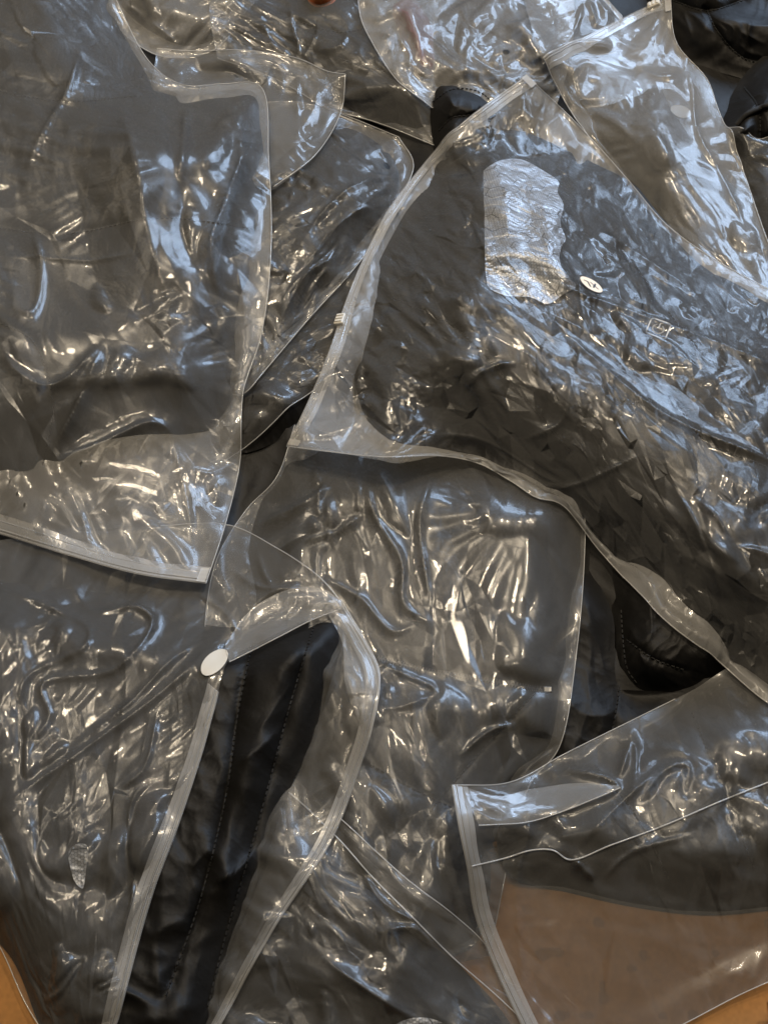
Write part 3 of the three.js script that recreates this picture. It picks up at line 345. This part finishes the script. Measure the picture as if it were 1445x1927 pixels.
// ---------------------------------------------------------------- the two bags under the gap between left and right
jacket({ label: 'black jacket in the narrow bag below the glossy bag', group: INNER, outline: [[480, 680], [600, 590], [700, 480], [720, 640], [600, 780], [450, 850], [430, 780]], thick: 0.025, edge: 69, seed: 31 });
{ const S = sheet({ top: [[430, 700], [540, 600], [690, 470]], right: [[690, 470], [740, 560], [700, 700]], bottom: [[420, 870], [480, 830], [560, 760], [640, 710], [700, 700]], left: [[430, 700], [410, 790], [420, 870]], seed: 14, excess: 0.0210, mat: F.crisp });
  thing('zip_bag', 'narrow strip of zip bag between the glossy bag and the white-cornered bag', 'bag', BAGS, [S.mesh, seam(S, 'bottom')]); }
jacket({ label: 'black jacket in the glossy bag under the left bag edge', group: INNER, outline: [[560, 260], [650, 240], [740, 300], [750, 380], [660, 500], [540, 620], [440, 680], [400, 560], [450, 380]], thick: 0.037, edge: 103, seed: 33, wrinkle: 0.009, folds: [{ p: [[740, 340], [640, 420], [560, 520]], h: 0.012, w: 25 }] });
{ const S = sheet({ top: [[430, 200], [560, 190], [640, 214], [750, 258]], right: [[750, 258], [778, 310], [745, 385], [690, 475], [655, 520]], bottom: [[400, 720], [455, 745], [505, 690], [590, 590], [655, 520]], left: [[430, 200], [400, 450], [400, 720]], seed: 16, excess: 0.0240, excessFine: 0.0050, rise: 0.04, mat: F.mid, holes: [[728, 313, 0.0045]],
  folds: [{ p: [[770, 325], [690, 345], [620, 390], [560, 470]], h: 0.014, w: 14 }, { p: [[745, 380], [660, 410], [600, 470], [570, 550]], h: 0.016, w: 14 }, { p: [[640, 480], [580, 520], [530, 600]], h: 0.014, w: 12 }, { p: [[600, 260], [560, 330], [540, 400]], h: 0.01, w: 12 }] });
  thing('zip_bag', 'glossy wrinkled zip bag with a vent hole, between left and right bags', 'bag', BAGS, [S.mesh, backOf(S), seam(S, 'bottom'), seam(S, 'top', 0.5, 1), seam(S, 'right')]); }

// ---------------------------------------------------------------- central bag
const midSeams = [[[850, 1000], [880, 1120], [890, 1230]], [[700, 1240], [860, 1268], [1040, 1300]], [[1010, 1300], [900, 1420], [800, 1540], [750, 1640]], [[700, 1440], [810, 1500], [900, 1540]]];
jacket({ label: 'dark quilted jacket with a zip pocket in the central bag', group: INNER, outline: [[560, 850], [760, 830], [1000, 866], [1097, 950], [1096, 1180], [1058, 1395], [960, 1480], [930, 1640], [890, 1780], [760, 1800], [600, 1640], [500, 1300], [470, 1020]], centre: [790, 1250], thick: 0.043, edge: 126, wrinkle: 0.004, freq: 0.008, seed: 35, mat: M.grey, seams: midSeams, seamWidth: 18, seamDepth: 0.010,
  extra: [() => { // zip of the pocket
    const c = new THREE.CatmullRomCurve3(onPile(spline([[712, 1238], [800, 1262], [900, 1278], [1032, 1300]], 30), 0.0014)), gs = [], n = 120; for (let k = 0; k < n; k++) { const g = new THREE.BoxGeometry(0.0009, 0.0012, 0.0034); g.translate(0, 0, (k & 1 ? 1 : -1) * 0.0011); g.applyMatrix4(new THREE.Matrix4().compose(c.getPointAt(k / n), new THREE.Quaternion().setFromUnitVectors(new THREE.Vector3(1, 0, 0), c.getTangentAt(k / n)), new THREE.Vector3(1, 1, 1))); gs.push(g); } const m = new THREE.Mesh(mergeGeometries(gs), M.teeth); m.name = 'pocket_zip'; return m; },
    () => { const p = onPile([[1030, 1298]], 0.003)[0]; const g = new RoundedBoxGeometry(0.008, 0.003, 0.006, 2, 0.001); g.translate(p.x, p.y, p.z); const m = new THREE.Mesh(g, new THREE.MeshStandardMaterial({ color: new THREE.Color().setRGB(0.12, 0.12, 0.12), roughness: 0.35, metalness: 0.6 })); m.name = 'zip_stop'; return m; }] });
{ const S = sheet({ top: [[555, 800], [750, 780], [960, 850], [1098, 930]], right: [[1098, 930], [1100, 1020], [1085, 1220], [1050, 1410], [1000, 1470], [970, 1560], [920, 1800]], bottom: [[560, 1800], [740, 1830], [920, 1800]], left: [[555, 800], [520, 900], [462, 962], [400, 1080], [400, 1400], [560, 1800]], seed: 18, excess: 0.002, excessFine: 0.0020, mat: F.calm, tin: { angle: 1.4, stretch: 2.4, min: 28, max: 150, slope: 0.18 },
  folds: [{ p: [[690, 880], [700, 960], [755, 1060], [760, 1140], [820, 1180]], h: 0.014, w: 16 }, { p: [[820, 870], [790, 980], [800, 1080], [815, 1150]], h: 0.01, w: 14 }, { p: [[640, 900], [560, 960], [480, 990]], h: 0.016, w: 22 }, { p: [[560, 1020], [640, 1000], [690, 960]], h: 0.014, w: 14 }, { p: [[700, 1240], [760, 1270], [820, 1300], [760, 1330], [700, 1330]], h: 0.01, w: 12 }, { p: [[600, 1080], [680, 1130], [740, 1190], [790, 1170]], h: 0.012, w: 14 }, { p: [[620, 880], [600, 960], [640, 1040]], h: 0.008, w: 12 }, { p: [[860, 1430], [920, 1380], [990, 1360]], h: 0.006, w: 14 }] });
  thing('zip_bag', 'large central zip bag over the jacket with a zip pocket', 'bag', BAGS, [S.mesh, backOf(S), seam(S, 'right'), seam(S, 'left')]); }

// ---------------------------------------------------------------- bottom centre bag
const hexMat = (() => { // silver lining printed with honeycomb
  const n = 1024, c = document.createElement('canvas'); c.width = c.height = n; const x = c.getContext('2d'); x.fillStyle = '#c4c7cc'; x.fillRect(0, 0, n, n); const hex = (cx, cy, r, from = 0, to = 6) => { x.beginPath(); for (let k = from; k <= to; k++) { const a = k * Math.PI / 3 + Math.PI / 6; x[k === from ? 'moveTo' : 'lineTo'](cx + r * Math.cos(a), cy + r * Math.sin(a)); } x.stroke(); };
  x.strokeStyle = '#808286'; x.lineWidth = 3.2; const r = 14.2, w = r * Math.sqrt(3), rows = Math.round(n / (1.5 * r)); for (let j = -1; j < rows + 2; j++) for (let i = -1; i < n / w + 2; i++) hex(i * w + (j & 1 ? w / 2 : 0), j * r * 1.5, r);
  x.strokeStyle = '#4a4c50'; x.lineWidth = 6; const R = 96, W = R * Math.sqrt(3); for (let j = 0; j < 9; j++) for (let i = 0; i < 8; i++) { const a = Math.floor(hash(i, j, 5) * 5); hex(i * W + (j & 1 ? W / 2 : 0), j * R * 1.5, R, a, a + 2 + Math.floor(hash(i, j, 6) * 2)); }
  const t = new THREE.CanvasTexture(c); t.colorSpace = THREE.SRGBColorSpace; t.wrapS = t.wrapT = THREE.RepeatWrapping; t.repeat.set(8, 8); return new THREE.MeshPhysicalMaterial({ map: t, metalness: 0.6, roughness: 0.46, normalMap: rep(fabricMap, 3), normalScale: new THREE.Vector2(0.8, 0.8), side: THREE.DoubleSide }); })();
function liningPatch(outline, folds = [], up = 0.002, name = 'lining') { const out = spline(outline, 90, true), pos = [], uv = [], idx = [], Rg = 40, N = 90; let cx = 0, cy = 0; out.forEach(([x, y]) => { cx += x / N; cy += y / N; }); const base = blurred(1), q = [];
  for (let a = 0; a <= Rg; a++) for (let k = 0; k <= N; k++) { const e = out[k % N], t = a / Rg, px = cx + (e[0] - cx) * t, py = cy + (e[1] - cy) * t; const l = up + foldHeight(px, py, folds); meet(px, py, (x, z) => hAt(base, x, z) + l, q); pos.push(q[0], Math.max(q[1], hAt(HM, q[0], q[2]) + 0.0008), q[2]); uv.push(q[0] * 0.9 + q[2] * 0.4, q[2] * 0.9 - q[0] * 0.4); }
  for (let a = 0; a < Rg; a++) for (let k = 0; k < N; k++) { const p = a * (N + 1) + k; idx.push(p, p + 1, p + N + 1, p + 1, p + N + 2, p + N + 1); } stamp(pos, idx); return toMesh(name, pos, uv, idx, hexMat); }
jacket({ label: 'black jacket with silver lining corner in the bottom centre bag', group: INNER, outline: [[520, 1500], [600, 1560], [720, 1680], [850, 1800], [970, 1960], [900, 2020], [500, 2030], [360, 1980], [420, 1740]], centre: [620, 1800], thick: 0.031, edge: 92, wrinkle: 0.008, seed: 37, seams: [[[540, 1800], [570, 1900], [580, 1990]]], seamWidth: 14, folds: [{ p: [[610, 1800], [700, 1870], [790, 1930]], h: 0.012, w: 20 }], extra: [() => liningPatch([[740, 1935], [770, 1917], [815, 1918], [850, 1940], [840, 1990], [760, 1990]])] });
{ const S = sheet({ top: [[470, 1440], [530, 1450], [640, 1540]], right: [[640, 1540], [760, 1650], [900, 1765], [960, 1850], [1040, 2010]], bottom: [[330, 2040], [700, 2060], [1040, 2010]], left: [[470, 1440], [420, 1700], [330, 2040]], seed: 20, excess: 0.005, excessFine: 0.0040, mat: F.mid,
  folds: [{ p: [[600, 1800], [700, 1870], [830, 1945]], h: 0.014, w: 14 }, { p: [[680, 1640], [720, 1700], [790, 1740]], h: 0.01, w: 14 }, { p: [[700, 1760], [780, 1750], [820, 1790]], h: 0.01, w: 20 }] });
  const line = tubeAlong(onPile(spline([[515, 1470], [560, 1505], [640, 1582], [700, 1650], [770, 1720], [850, 1800], [930, 1870], [1010, 1945]], 60), 0.0012), 0.0006, F.seam, 'weld_seam');
  thing('zip_bag', 'zip bag with a long diagonal weld line at the bottom centre', 'bag', BAGS, [S.mesh, backOf(S), line, seam(S, 'right')]); }

// ---------------------------------------------------------------- lower right bag, folded over
jacket({ label: 'dark jacket in the folded zip bag at the lower right', group: INNER, outline: [[950, 1530], [1010, 1490], [1120, 1410], [1300, 1310], [1420, 1270], [1560, 1290], [1600, 1700], [1460, 1712], [1330, 1722], [1200, 1708], [1070, 1680], [960, 1650], [935, 1590]], thick: 0.050, edge: 138, wrinkle: 0.004, seed: 39, mat: M.grey, seams: [[[1120, 1440], [1200, 1540], [1260, 1660]], [[1300, 1340], [1360, 1480], [1420, 1640]]], seamWidth: 16 });
{ const S = sheet({ part: 'front_film', top: [[850, 1478], [960, 1472], [1060, 1420], [1190, 1355], [1300, 1300], [1400, 1245], [1560, 1260]], right: [[1560, 1260], [1600, 1500], [1560, 1800]], bottom: [[1010, 1990], [1180, 1980], [1290, 1925], [1400, 1868], [1560, 1800]], left: [[850, 1478], [862, 1550], [880, 1640], [893, 1720], [930, 1820], [1010, 1990]], seed: 22, excess: 0.001, excessFine: 0.0010, mat: F.calm, tin: { angle: 0.3, stretch: 2, min: 34, max: 180, slope: 0.16 }, up: 0.012, gravity: 1.5e-5, lift: [[880, 1560, 0.03, 120]],
  folds: [{ p: [[1190, 1358], [1180, 1410], [1160, 1475]], h: 0.03, w: 18 }, { p: [[1190, 1360], [1195, 1440], [1185, 1520]], h: 0.02, w: 12 }, { p: [[970, 1475], [1060, 1450], [1160, 1480], [1080, 1520], [960, 1545]], h: 0.016, w: 20 }, { p: [[1195, 1520], [1250, 1450], [1290, 1440], [1290, 1510]], h: 0.016, w: 16 }, { p: [[1080, 1600], [1180, 1500], [1260, 1430]], h: 0.012, w: 16 }, { p: [[1125, 1665], [1180, 1610], [1320, 1565]], h: 0.016, w: 9 }, { p: [[990, 1480], [995, 1560], [975, 1640], [985, 1900]], h: 0.01, w: 12 }, { p: [[1070, 1615], [1120, 1660]], h: 0.012, w: 14 }] });
  const line = tubeAlong(onPile(spline([[880, 1632], [950, 1615], [1000, 1600], [1040, 1600], [1072, 1618], [1150, 1590], [1250, 1553], [1350, 1510], [1470, 1462]], 70), 0.0014), 0.0007, F.seam, 'weld_seam');
  const flap = sheet({ part: 'folded_flap', top: [[868, 1486], [940, 1500], [1010, 1484], [1090, 1474], [1164, 1480]], right: [[1164, 1480], [1166, 1484]], bottom: [[900, 1556], [985, 1550], [1070, 1524], [1166, 1484]], left: [[868, 1486], [884, 1520], [900, 1556]], seed: 34, excess: 0.004, up: 0.006, mat: F.milky, folds: [{ p: [[880, 1500], [940, 1530], [985, 1548]], h: 0.006, w: 12 }] });
  thing('zip_bag', 'milky folded zip bag over the cardboard flap at the lower right', 'bag', BAGS, [S.mesh, backOf(S, filmMat(0.33, 0.16, calmMap, 0.2, 3, 1)), flap.mesh, seam(flap, 'bottom', 0, 1, 0.0005), zipTrack(S, 'left', 0, 1, 0.0148), line, seam(S, 'bottom'), seam(S, 'top', 0, 0.6)]); }

// ---------------------------------------------------------------- lower left bag with its mouth open
const mouth = sheet({ part: 'back_film', top: [[585, 1150], [610, 1128], [640, 1135]], right: [[640, 1135], [690, 1215], [714, 1272], [700, 1370], [675, 1450], [625, 1580], [520, 1742], [400, 1960]], bottom: [[280, 1990], [340, 1985], [400, 1960]], left: [[585, 1150], [560, 1300], [500, 1480], [420, 1700], [280, 1990]], seed: 24, excess: 0.0072, up: 0.008, mat: F.calm, gravity: 1.5e-5, lift: [[680, 1300, 0.02, 120]], folds: [{ p: [[640, 1150], [650, 1260], [690, 1380]], h: 0.012, w: 9 }, { p: [[470, 1760], [500, 1820], [480, 1900]], h: 0.006, w: 10 }] });
const openSeams = [[[475, 1210], [450, 1330], [425, 1500], [375, 1700], [310, 1880]], [[590, 1180], [545, 1330], [505, 1480], [460, 1640], [425, 1760], [390, 1900]]];
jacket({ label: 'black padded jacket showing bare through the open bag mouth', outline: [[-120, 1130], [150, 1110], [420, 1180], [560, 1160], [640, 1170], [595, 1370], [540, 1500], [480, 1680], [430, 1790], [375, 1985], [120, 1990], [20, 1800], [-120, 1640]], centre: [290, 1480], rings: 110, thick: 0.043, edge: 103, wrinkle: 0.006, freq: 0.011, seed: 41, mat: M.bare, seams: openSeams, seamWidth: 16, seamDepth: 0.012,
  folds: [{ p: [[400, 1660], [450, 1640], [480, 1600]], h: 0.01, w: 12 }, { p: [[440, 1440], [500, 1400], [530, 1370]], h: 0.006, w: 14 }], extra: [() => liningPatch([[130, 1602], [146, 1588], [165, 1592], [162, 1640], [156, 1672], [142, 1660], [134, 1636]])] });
{ const S = sheet({ top: [[-80, 1030], [120, 1000], [300, 990], [430, 988], [510, 1025], [600, 1085], [640, 1130]], right: [[640, 1130], [590, 1158], [510, 1200], [432, 1243], [405, 1330], [380, 1420], [335, 1555], [285, 1690], [210, 1970]], bottom: [[110, 1985], [160, 1985], [210, 1970]], left: [[-80, 1030], [-90, 1500], [-40, 1700], [10, 1800], [50, 1890], [110, 1985]], seed: 26, excess: 0.002, excessFine: 0.0030, rise: 0.045, mat: F.calm, tin: { angle: 2.3, stretch: 2.4, min: 28, max: 150, slope: 0.2 },
  folds: [{ p: [[0, 1105], [100, 1145], [170, 1185], [165, 1215], [60, 1270], [40, 1310], [60, 1350], [92, 1350]], h: 0.014, w: 15 }, { p: [[120, 1070], [175, 1150], [260, 1145], [290, 1170], [220, 1260], [80, 1290], [95, 1350], [60, 1390], [0, 1400]], h: 0.012, w: 15 }, { p: [[420, 1200], [300, 1310], [150, 1420], [0, 1520]], h: 0.022, w: 18 }, { p: [[430, 1180], [330, 1240], [240, 1330], [120, 1420]], h: 0.012, w: 12 }, { p: [[300, 1330], [270, 1450], [215, 1490]], h: 0.012, w: 12 }, { p: [[330, 1460], [260, 1490], [240, 1600], [250, 1690], [215, 1770]], h: 0.014, w: 9 }, { p: [[360, 1110], [420, 1150], [460, 1215]], h: 0.014, w: 8 }, { p: [[420, 1060], [500, 1110], [600, 1090]], h: 0.012, w: 10 }, { p: [[485, 1030], [495, 1075], [520, 1120]], h: 0.01, w: 9 }, { p: [[440, 1190], [500, 1125], [580, 1112], [635, 1132]], h: 0.022, w: 12 }, { p: [[430, 1230], [520, 1170], [600, 1140]], h: 0.01, w: 8 }, { p: [[70, 1890], [110, 1870], [160, 1800]], h: 0.012, w: 14 }, { p: [[170, 1870], [210, 1850], [235, 1840]], h: 0.012, w: 10 }] });
  const roll = sheet({ part: 'mouth_fold', top: [[424, 1212], [470, 1150], [540, 1110], [600, 1106], [644, 1130]], right: [[644, 1130], [645, 1138], [643, 1146]], bottom: [[432, 1246], [512, 1206], [585, 1168], [643, 1146]], left: [[424, 1212], [426, 1230], [432, 1246]], seed: 36, excess: 0.01, up: 0.012, rise: 0.03, mat: F.milky, tin: { angle: -0.6, stretch: 3, min: 14, max: 40, slope: 0.35 }, folds: [{ p: [[440, 1200], [500, 1140], [580, 1122], [640, 1136]], h: 0.012, w: 16 }, { p: [[450, 1232], [530, 1180], [620, 1148]], h: 0.008, w: 10 }] });
  const lip = sheet({ part: 'mouth_fold', top: [[612, 1146], [625, 1132], [642, 1130]], right: [[642, 1130], [690, 1213], [715, 1272], [706, 1330], [694, 1392]], bottom: [[684, 1384], [690, 1392], [694, 1392]], left: [[612, 1146], [644, 1210], [650, 1290], [684, 1384]], seed: 38, excess: 0.008, up: 0.008, mat: F.milky, tin: { angle: 1.2, stretch: 3, min: 14, max: 40, slope: 0.3 }, folds: [{ p: [[625, 1145], [670, 1215], [690, 1275], [690, 1370]], h: 0.006, w: 9 }] });
  const z = mouth; const sticker = disc(404, 1245, 0.0165, M.white, 'sticker', 0.002, 0.6, -1.05);
  thing('zip_bag', 'open zip bag at the lower left with a blank white sticker', 'bag', BAGS, [S.mesh, mouth.mesh, roll.mesh, lip.mesh, seam(roll, 'bottom', 0, 1, 0.0005), seam(lip, 'right', 0, 1, 0.0005), zipTrack(S, 'right', 0.3, 1, 0.0139), zipTrack(z, 'right', 0.03, 1, 0.0131), sticker, seam(S, 'top', 0.5, 1), seam(S, 'left'), seam(z, 'right', 0, 0.3)]); }

// ---------------------------------------------------------------- crumpled corner beside the left bag
{ const S = sheet({ top: [[296, 92], [360, 96], [460, 95], [560, 110], [618, 135], [650, 140]], right: [[650, 140], [642, 210], [595, 290], [515, 352]], bottom: [[250, 420], [380, 400], [515, 352]], left: [[296, 92], [270, 250], [250, 420]], seed: 28, excess: 0.0270, excessFine: 0.0050, up: 0.02, rise: 0.05, mat: F.mid,
  folds: [{ p: [[310, 110], [400, 108], [520, 120], [530, 170], [500, 205]], h: 0.026, w: 16 }, { p: [[330, 130], [430, 140], [500, 160]], h: -0.02, w: 18, round: true }, { p: [[560, 130], [560, 200], [560, 260]], h: 0.012, w: 16 }, { p: [[600, 150], [590, 200], [550, 270]], h: 0.014, w: 9 }] });
  thing('zip_bag', 'crumpled clear bag corner poking out beside the large left bag', 'bag', BAGS, [S.mesh, backOf(S), seam(S, 'right'), seam(S, 'top')]); }

// ---------------------------------------------------------------- right bag
jacket({ label: 'black jacket with silver honeycomb lining in the right bag', group: INNER, outline: [[870, 262], [970, 245], [1080, 290], [1140, 318], [1192, 346], [1254, 420], [1334, 480], [1560, 600], [1640, 1000], [1640, 1402], [1455, 1307], [1362, 1230], [1262, 1154], [1145, 1030], [1070, 944], [1026, 926], [962, 888], [900, 858], [800, 840], [720, 826], [672, 740], [680, 590], [740, 440]], centre: [1090, 660], rings: 110, thick: 0.09, edge: 200, wrinkle: 0.009, freq: 0.009, seed: 43, mat: M.black, seams: [[[1160, 760], [1260, 760], [1330, 830], [1445, 880]], [[740, 560], [860, 620], [960, 720], [1080, 860]], [[1180, 480], [1300, 640], [1420, 760]]], seamWidth: 16,
  folds: [{ p: [[820, 330], [900, 560], [880, 800]], h: 0.01, w: 50, round: true }],
  extra: [() => liningPatch([[909, 322], [909, 326], [911, 430], [915, 534], [917, 540], [950, 556], [1000, 560], [1030, 572], [1070, 548], [1084, 538], [1060, 512], [1052, 480], [1064, 452], [1054, 420], [1060, 385], [1048, 360], [1052, 344], [1020, 320], [980, 300], [940, 302], [913, 318]], [{ p: [[905, 405], [990, 430], [1065, 475]], h: -0.012, w: 16, flat: true }, { p: [[905, 470], [1000, 480], [1060, 520]], h: 0.01, w: 26, round: true, flat: true }, { p: [[925, 310], [960, 370], [1050, 400]], h: 0.006, w: 14, flat: true }, { p: [[915, 530], [980, 520], [1060, 560]], h: -0.006, w: 12, flat: true }]),
    () => { // printed power button
      const c = onPile([[1237, 622]], 0)[0], gs = [], t = 0.42, strip = (pts) => { for (let k = 0; k < pts.length - 1; k++) { const [a, b] = pts[k], [d, e] = pts[k + 1], l = Math.hypot(d - a, e - b); const g = new THREE.BoxGeometry(l + 0.0008, 0.0006, 0.0012); g.rotateY(-Math.atan2(e - b, d - a)); g.translate((a + d) / 2, 0, (b + e) / 2); g.rotateY(-t); g.translate(c.x, 0, c.z); const y = hAt(HM, c.x, c.z); g.translate(0, y + 0.0035, 0); gs.push(g); } };
      const s = 0.0105, r = 0.003, box = []; for (let q = 0; q < 4; q++) for (let k = 0; k <= 4; k++) { const a = q * Math.PI / 2 + k / 4 * Math.PI / 2, sx = [1, -1, -1, 1][q], sz = [1, 1, -1, -1][q]; box.push([sx * (s - r) + Math.cos(a) * r, sz * (s - r) + Math.sin(a) * r]); } box.push(box[0]); strip(box);
      const arc = []; for (let k = 0; k <= 18; k++) { const a = -Math.PI / 2 + 0.6 + k / 18 * (6.283 - 1.2); arc.push([Math.cos(a) * 0.0058, Math.sin(a) * 0.0058 + 0.0008]); } strip(arc); strip([[0, -0.0066], [0, -0.0004]]); const m = new THREE.Mesh(mergeGeometries(gs), M.print); m.name = 'power_button'; return m; }] });
{ const S = sheet({ top: [[990, 143], [870, 232], [790, 318], [735, 390], [690, 475], [650, 570], [620, 660], [585, 745], [540, 840]], left: [[990, 143], [1080, 228], [1180, 338], [1250, 420], [1330, 480], [1445, 545], [1640, 650]], bottom: [[1640, 650], [1720, 1000], [1640, 1420]], right: [[540, 840], [620, 850], [720, 860], [830, 858], [900, 872], [960, 905], [1015, 940], [1055, 950], [1130, 1040], [1250, 1168], [1350, 1245], [1445, 1325], [1640, 1420]], seed: 30, excess: 0.0144, excessFine: 0.0060, rise: 0.03, mat: F.crisp, micro: 0.12, tin: { angle: 0.55, stretch: 3.4, min: 20, max: 100, slope: 0.17 }, lift: [[600, 760, 0.035, 140], [1000, 180, 0.02, 80], [760, 850, 0.03, 100]],
  folds: [{ p: [[1010, 520], [1110, 560], [1240, 610], [1445, 690], [1600, 760]], h: 0.016, w: 16 }, { p: [[1000, 560], [1120, 680], [1260, 790], [1445, 870], [1600, 930]], h: 0.014, w: 16 }, { p: [[880, 400], [930, 500], [1040, 570]], h: 0.008, w: 12 }, { p: [[870, 740], [910, 700], [980, 680]], h: 0.008, w: 14 }, { p: [[1020, 935], [1120, 900], [1215, 848]], h: 0.02, w: 10 }, { p: [[980, 830], [1050, 800], [1080, 700]], h: 0.01, w: 16 }, { p: [[1300, 930], [1350, 980], [1372, 1025]], h: 0.01, w: 8 }, { p: [[1372, 1025], [1450, 1050], [1520, 1100]], h: 0.01, w: 16 }, { p: [[1260, 900], [1310, 1000], [1360, 1130]], h: 0.008, w: 14 }, { p: [[1100, 420], [1200, 480], [1320, 560]], h: 0.008, w: 14 }, { p: [[700, 480], [680, 600], [690, 760], [720, 830]], h: -0.012, w: 24, round: true }] });
  const stickTex = (() => { const c = document.createElement('canvas'); c.width = c.height = 256; const x = c.getContext('2d'); x.fillStyle = '#f4e3cd'; x.fillRect(0, 0, 256, 256); x.translate(128, 128); x.rotate(2.5); x.fillStyle = '#15130f'; x.font = 'bold 140px sans-serif'; x.textAlign = 'center'; x.textBaseline = 'middle'; x.fillText('XL', 0, 0); const t = new THREE.CanvasTexture(c); t.colorSpace = THREE.SRGBColorSpace; return t; })();
  const sticker = disc(1112, 536, 0.013, new THREE.MeshStandardMaterial({ map: stickTex, roughness: 0.5, side: THREE.DoubleSide }), 'size_sticker', 0.0018, 0.6, 0.5);
  thing('zip_bag', 'right-hand zip bag with white corner, slider and round size sticker', 'bag', BAGS, [S.mesh, backOf(S, F.white), zipTrack(S, 'top', 0, 1, 0.0148), slider(S, 'top', 0.7, 0.002), endWeld(S, 'top', 1), endWeld(S, 'top', 0), seam(S, 'left', 0, 0.8), seam(S, 'right'), sticker]); }

// ---------------------------------------------------------------- large left bag
jacket({ label: 'dark jacket in the large left zip bag', group: INNER, outline: [[-160, -120], [160, -120], [230, 60], [330, 175], [484, 178], [496, 420], [476, 610], [444, 740], [410, 800], [230, 830], [80, 880], [-160, 860]], centre: [140, 380], rings: 100, thick: 0.065, edge: 150, wrinkle: 0.006, freq: 0.007, seed: 45, mat: M.grey, seams: [[[-20, 600], [60, 640], [100, 760], [80, 880]], [[-60, 420], [120, 440], [300, 410], [480, 430]], [[-60, 160], [120, 190], [260, 180]]], seamWidth: 20, folds: [{ p: [[330, 200], [320, 330], [300, 400], [420, 420], [460, 300]], h: 0.014, w: 40, round: true }] });
{ const S = sheet({ top: [[-160, -140], [30, -150], [170, -120]], right: [[170, -120], [215, -10], [285, 120], [345, 160], [420, 158], [490, 162], [506, 300], [510, 480], [492, 630], [458, 740], [452, 870], [425, 985], [388, 1098]], bottom: [[-160, 965], [0, 1005], [130, 1045], [260, 1080], [388, 1098]], left: [[-160, -140], [-180, 400], [-160, 965]], seed: 32, excess: 0.002, excessFine: 0.0030, rise: 0.04, mat: F.calm, lift: [[300, 1040, 0.012, 120]],
  tin: { angle: 1.25, stretch: 2.2, min: 30, max: 170, slope: 0.13 }, micro: 0.1, folds: [{ p: [[180, 0], [240, 85], [320, 150], [350, 170]], h: 0.02, w: 26 }, { p: [[196, 136], [235, 230], [262, 330], [282, 440], [305, 530], [338, 612]], h: 0.021, w: 56, a: 0.6, k: 0.0005, lin: true }, { p: [[245, 113], [285, 185], [308, 250], [318, 316]], h: 0.008, w: 20, a: 0.8, lin: true }, { p: [[350, 165], [390, 145], [490, 162]], h: 0.015, w: 20 }, { p: [[455, 232], [460, 300], [432, 390], [402, 480], [420, 578]], h: 0.022, w: 26, k: 0.0008 }, { p: [[390, 246], [440, 228], [455, 262], [445, 320]], h: 0.012, w: 16 }, { p: [[352, 190], [346, 290], [335, 365]], h: 0.012, w: 20 }, { p: [[160, 70], [130, 170], [80, 260], [45, 330]], h: 0.006, w: 14 }, { p: [[62, 420], [80, 520], [60, 592], [0, 560]], h: 0.012, w: 16 }, { p: [[0, 640], [30, 700], [90, 735], [150, 700], [200, 630]], h: 0.014, w: 20 }, { p: [[80, 884], [140, 790], [200, 640]], h: 0.016, w: 24 }, { p: [[80, 886], [180, 850], [300, 802], [345, 840]], h: 0.02, w: 26 }, { p: [[322, 815], [350, 930], [365, 1015]], h: 0.012, w: 16 }, { p: [[90, 935], [75, 1000], [60, 1025]], h: 0.01, w: 12 }, { p: [[150, 955], [175, 1045]], h: 0.01, w: 12 }, { p: [[445, 868], [395, 892], [355, 880]], h: 0.012, w: 16 }, { p: [[0, 482], [150, 490], [285, 495]], h: 0.003, w: 7 }] });
  thing('zip_bag', 'large left zip bag lying uppermost with its closed zip at the bottom', 'bag', BAGS, [S.mesh, backOf(S, F.pale), zipTrack(S, 'bottom', 0, 1, 0.02), endWeld(S, 'bottom', 1), seam(S, 'right')]); }
renderer.render(scene, camera);
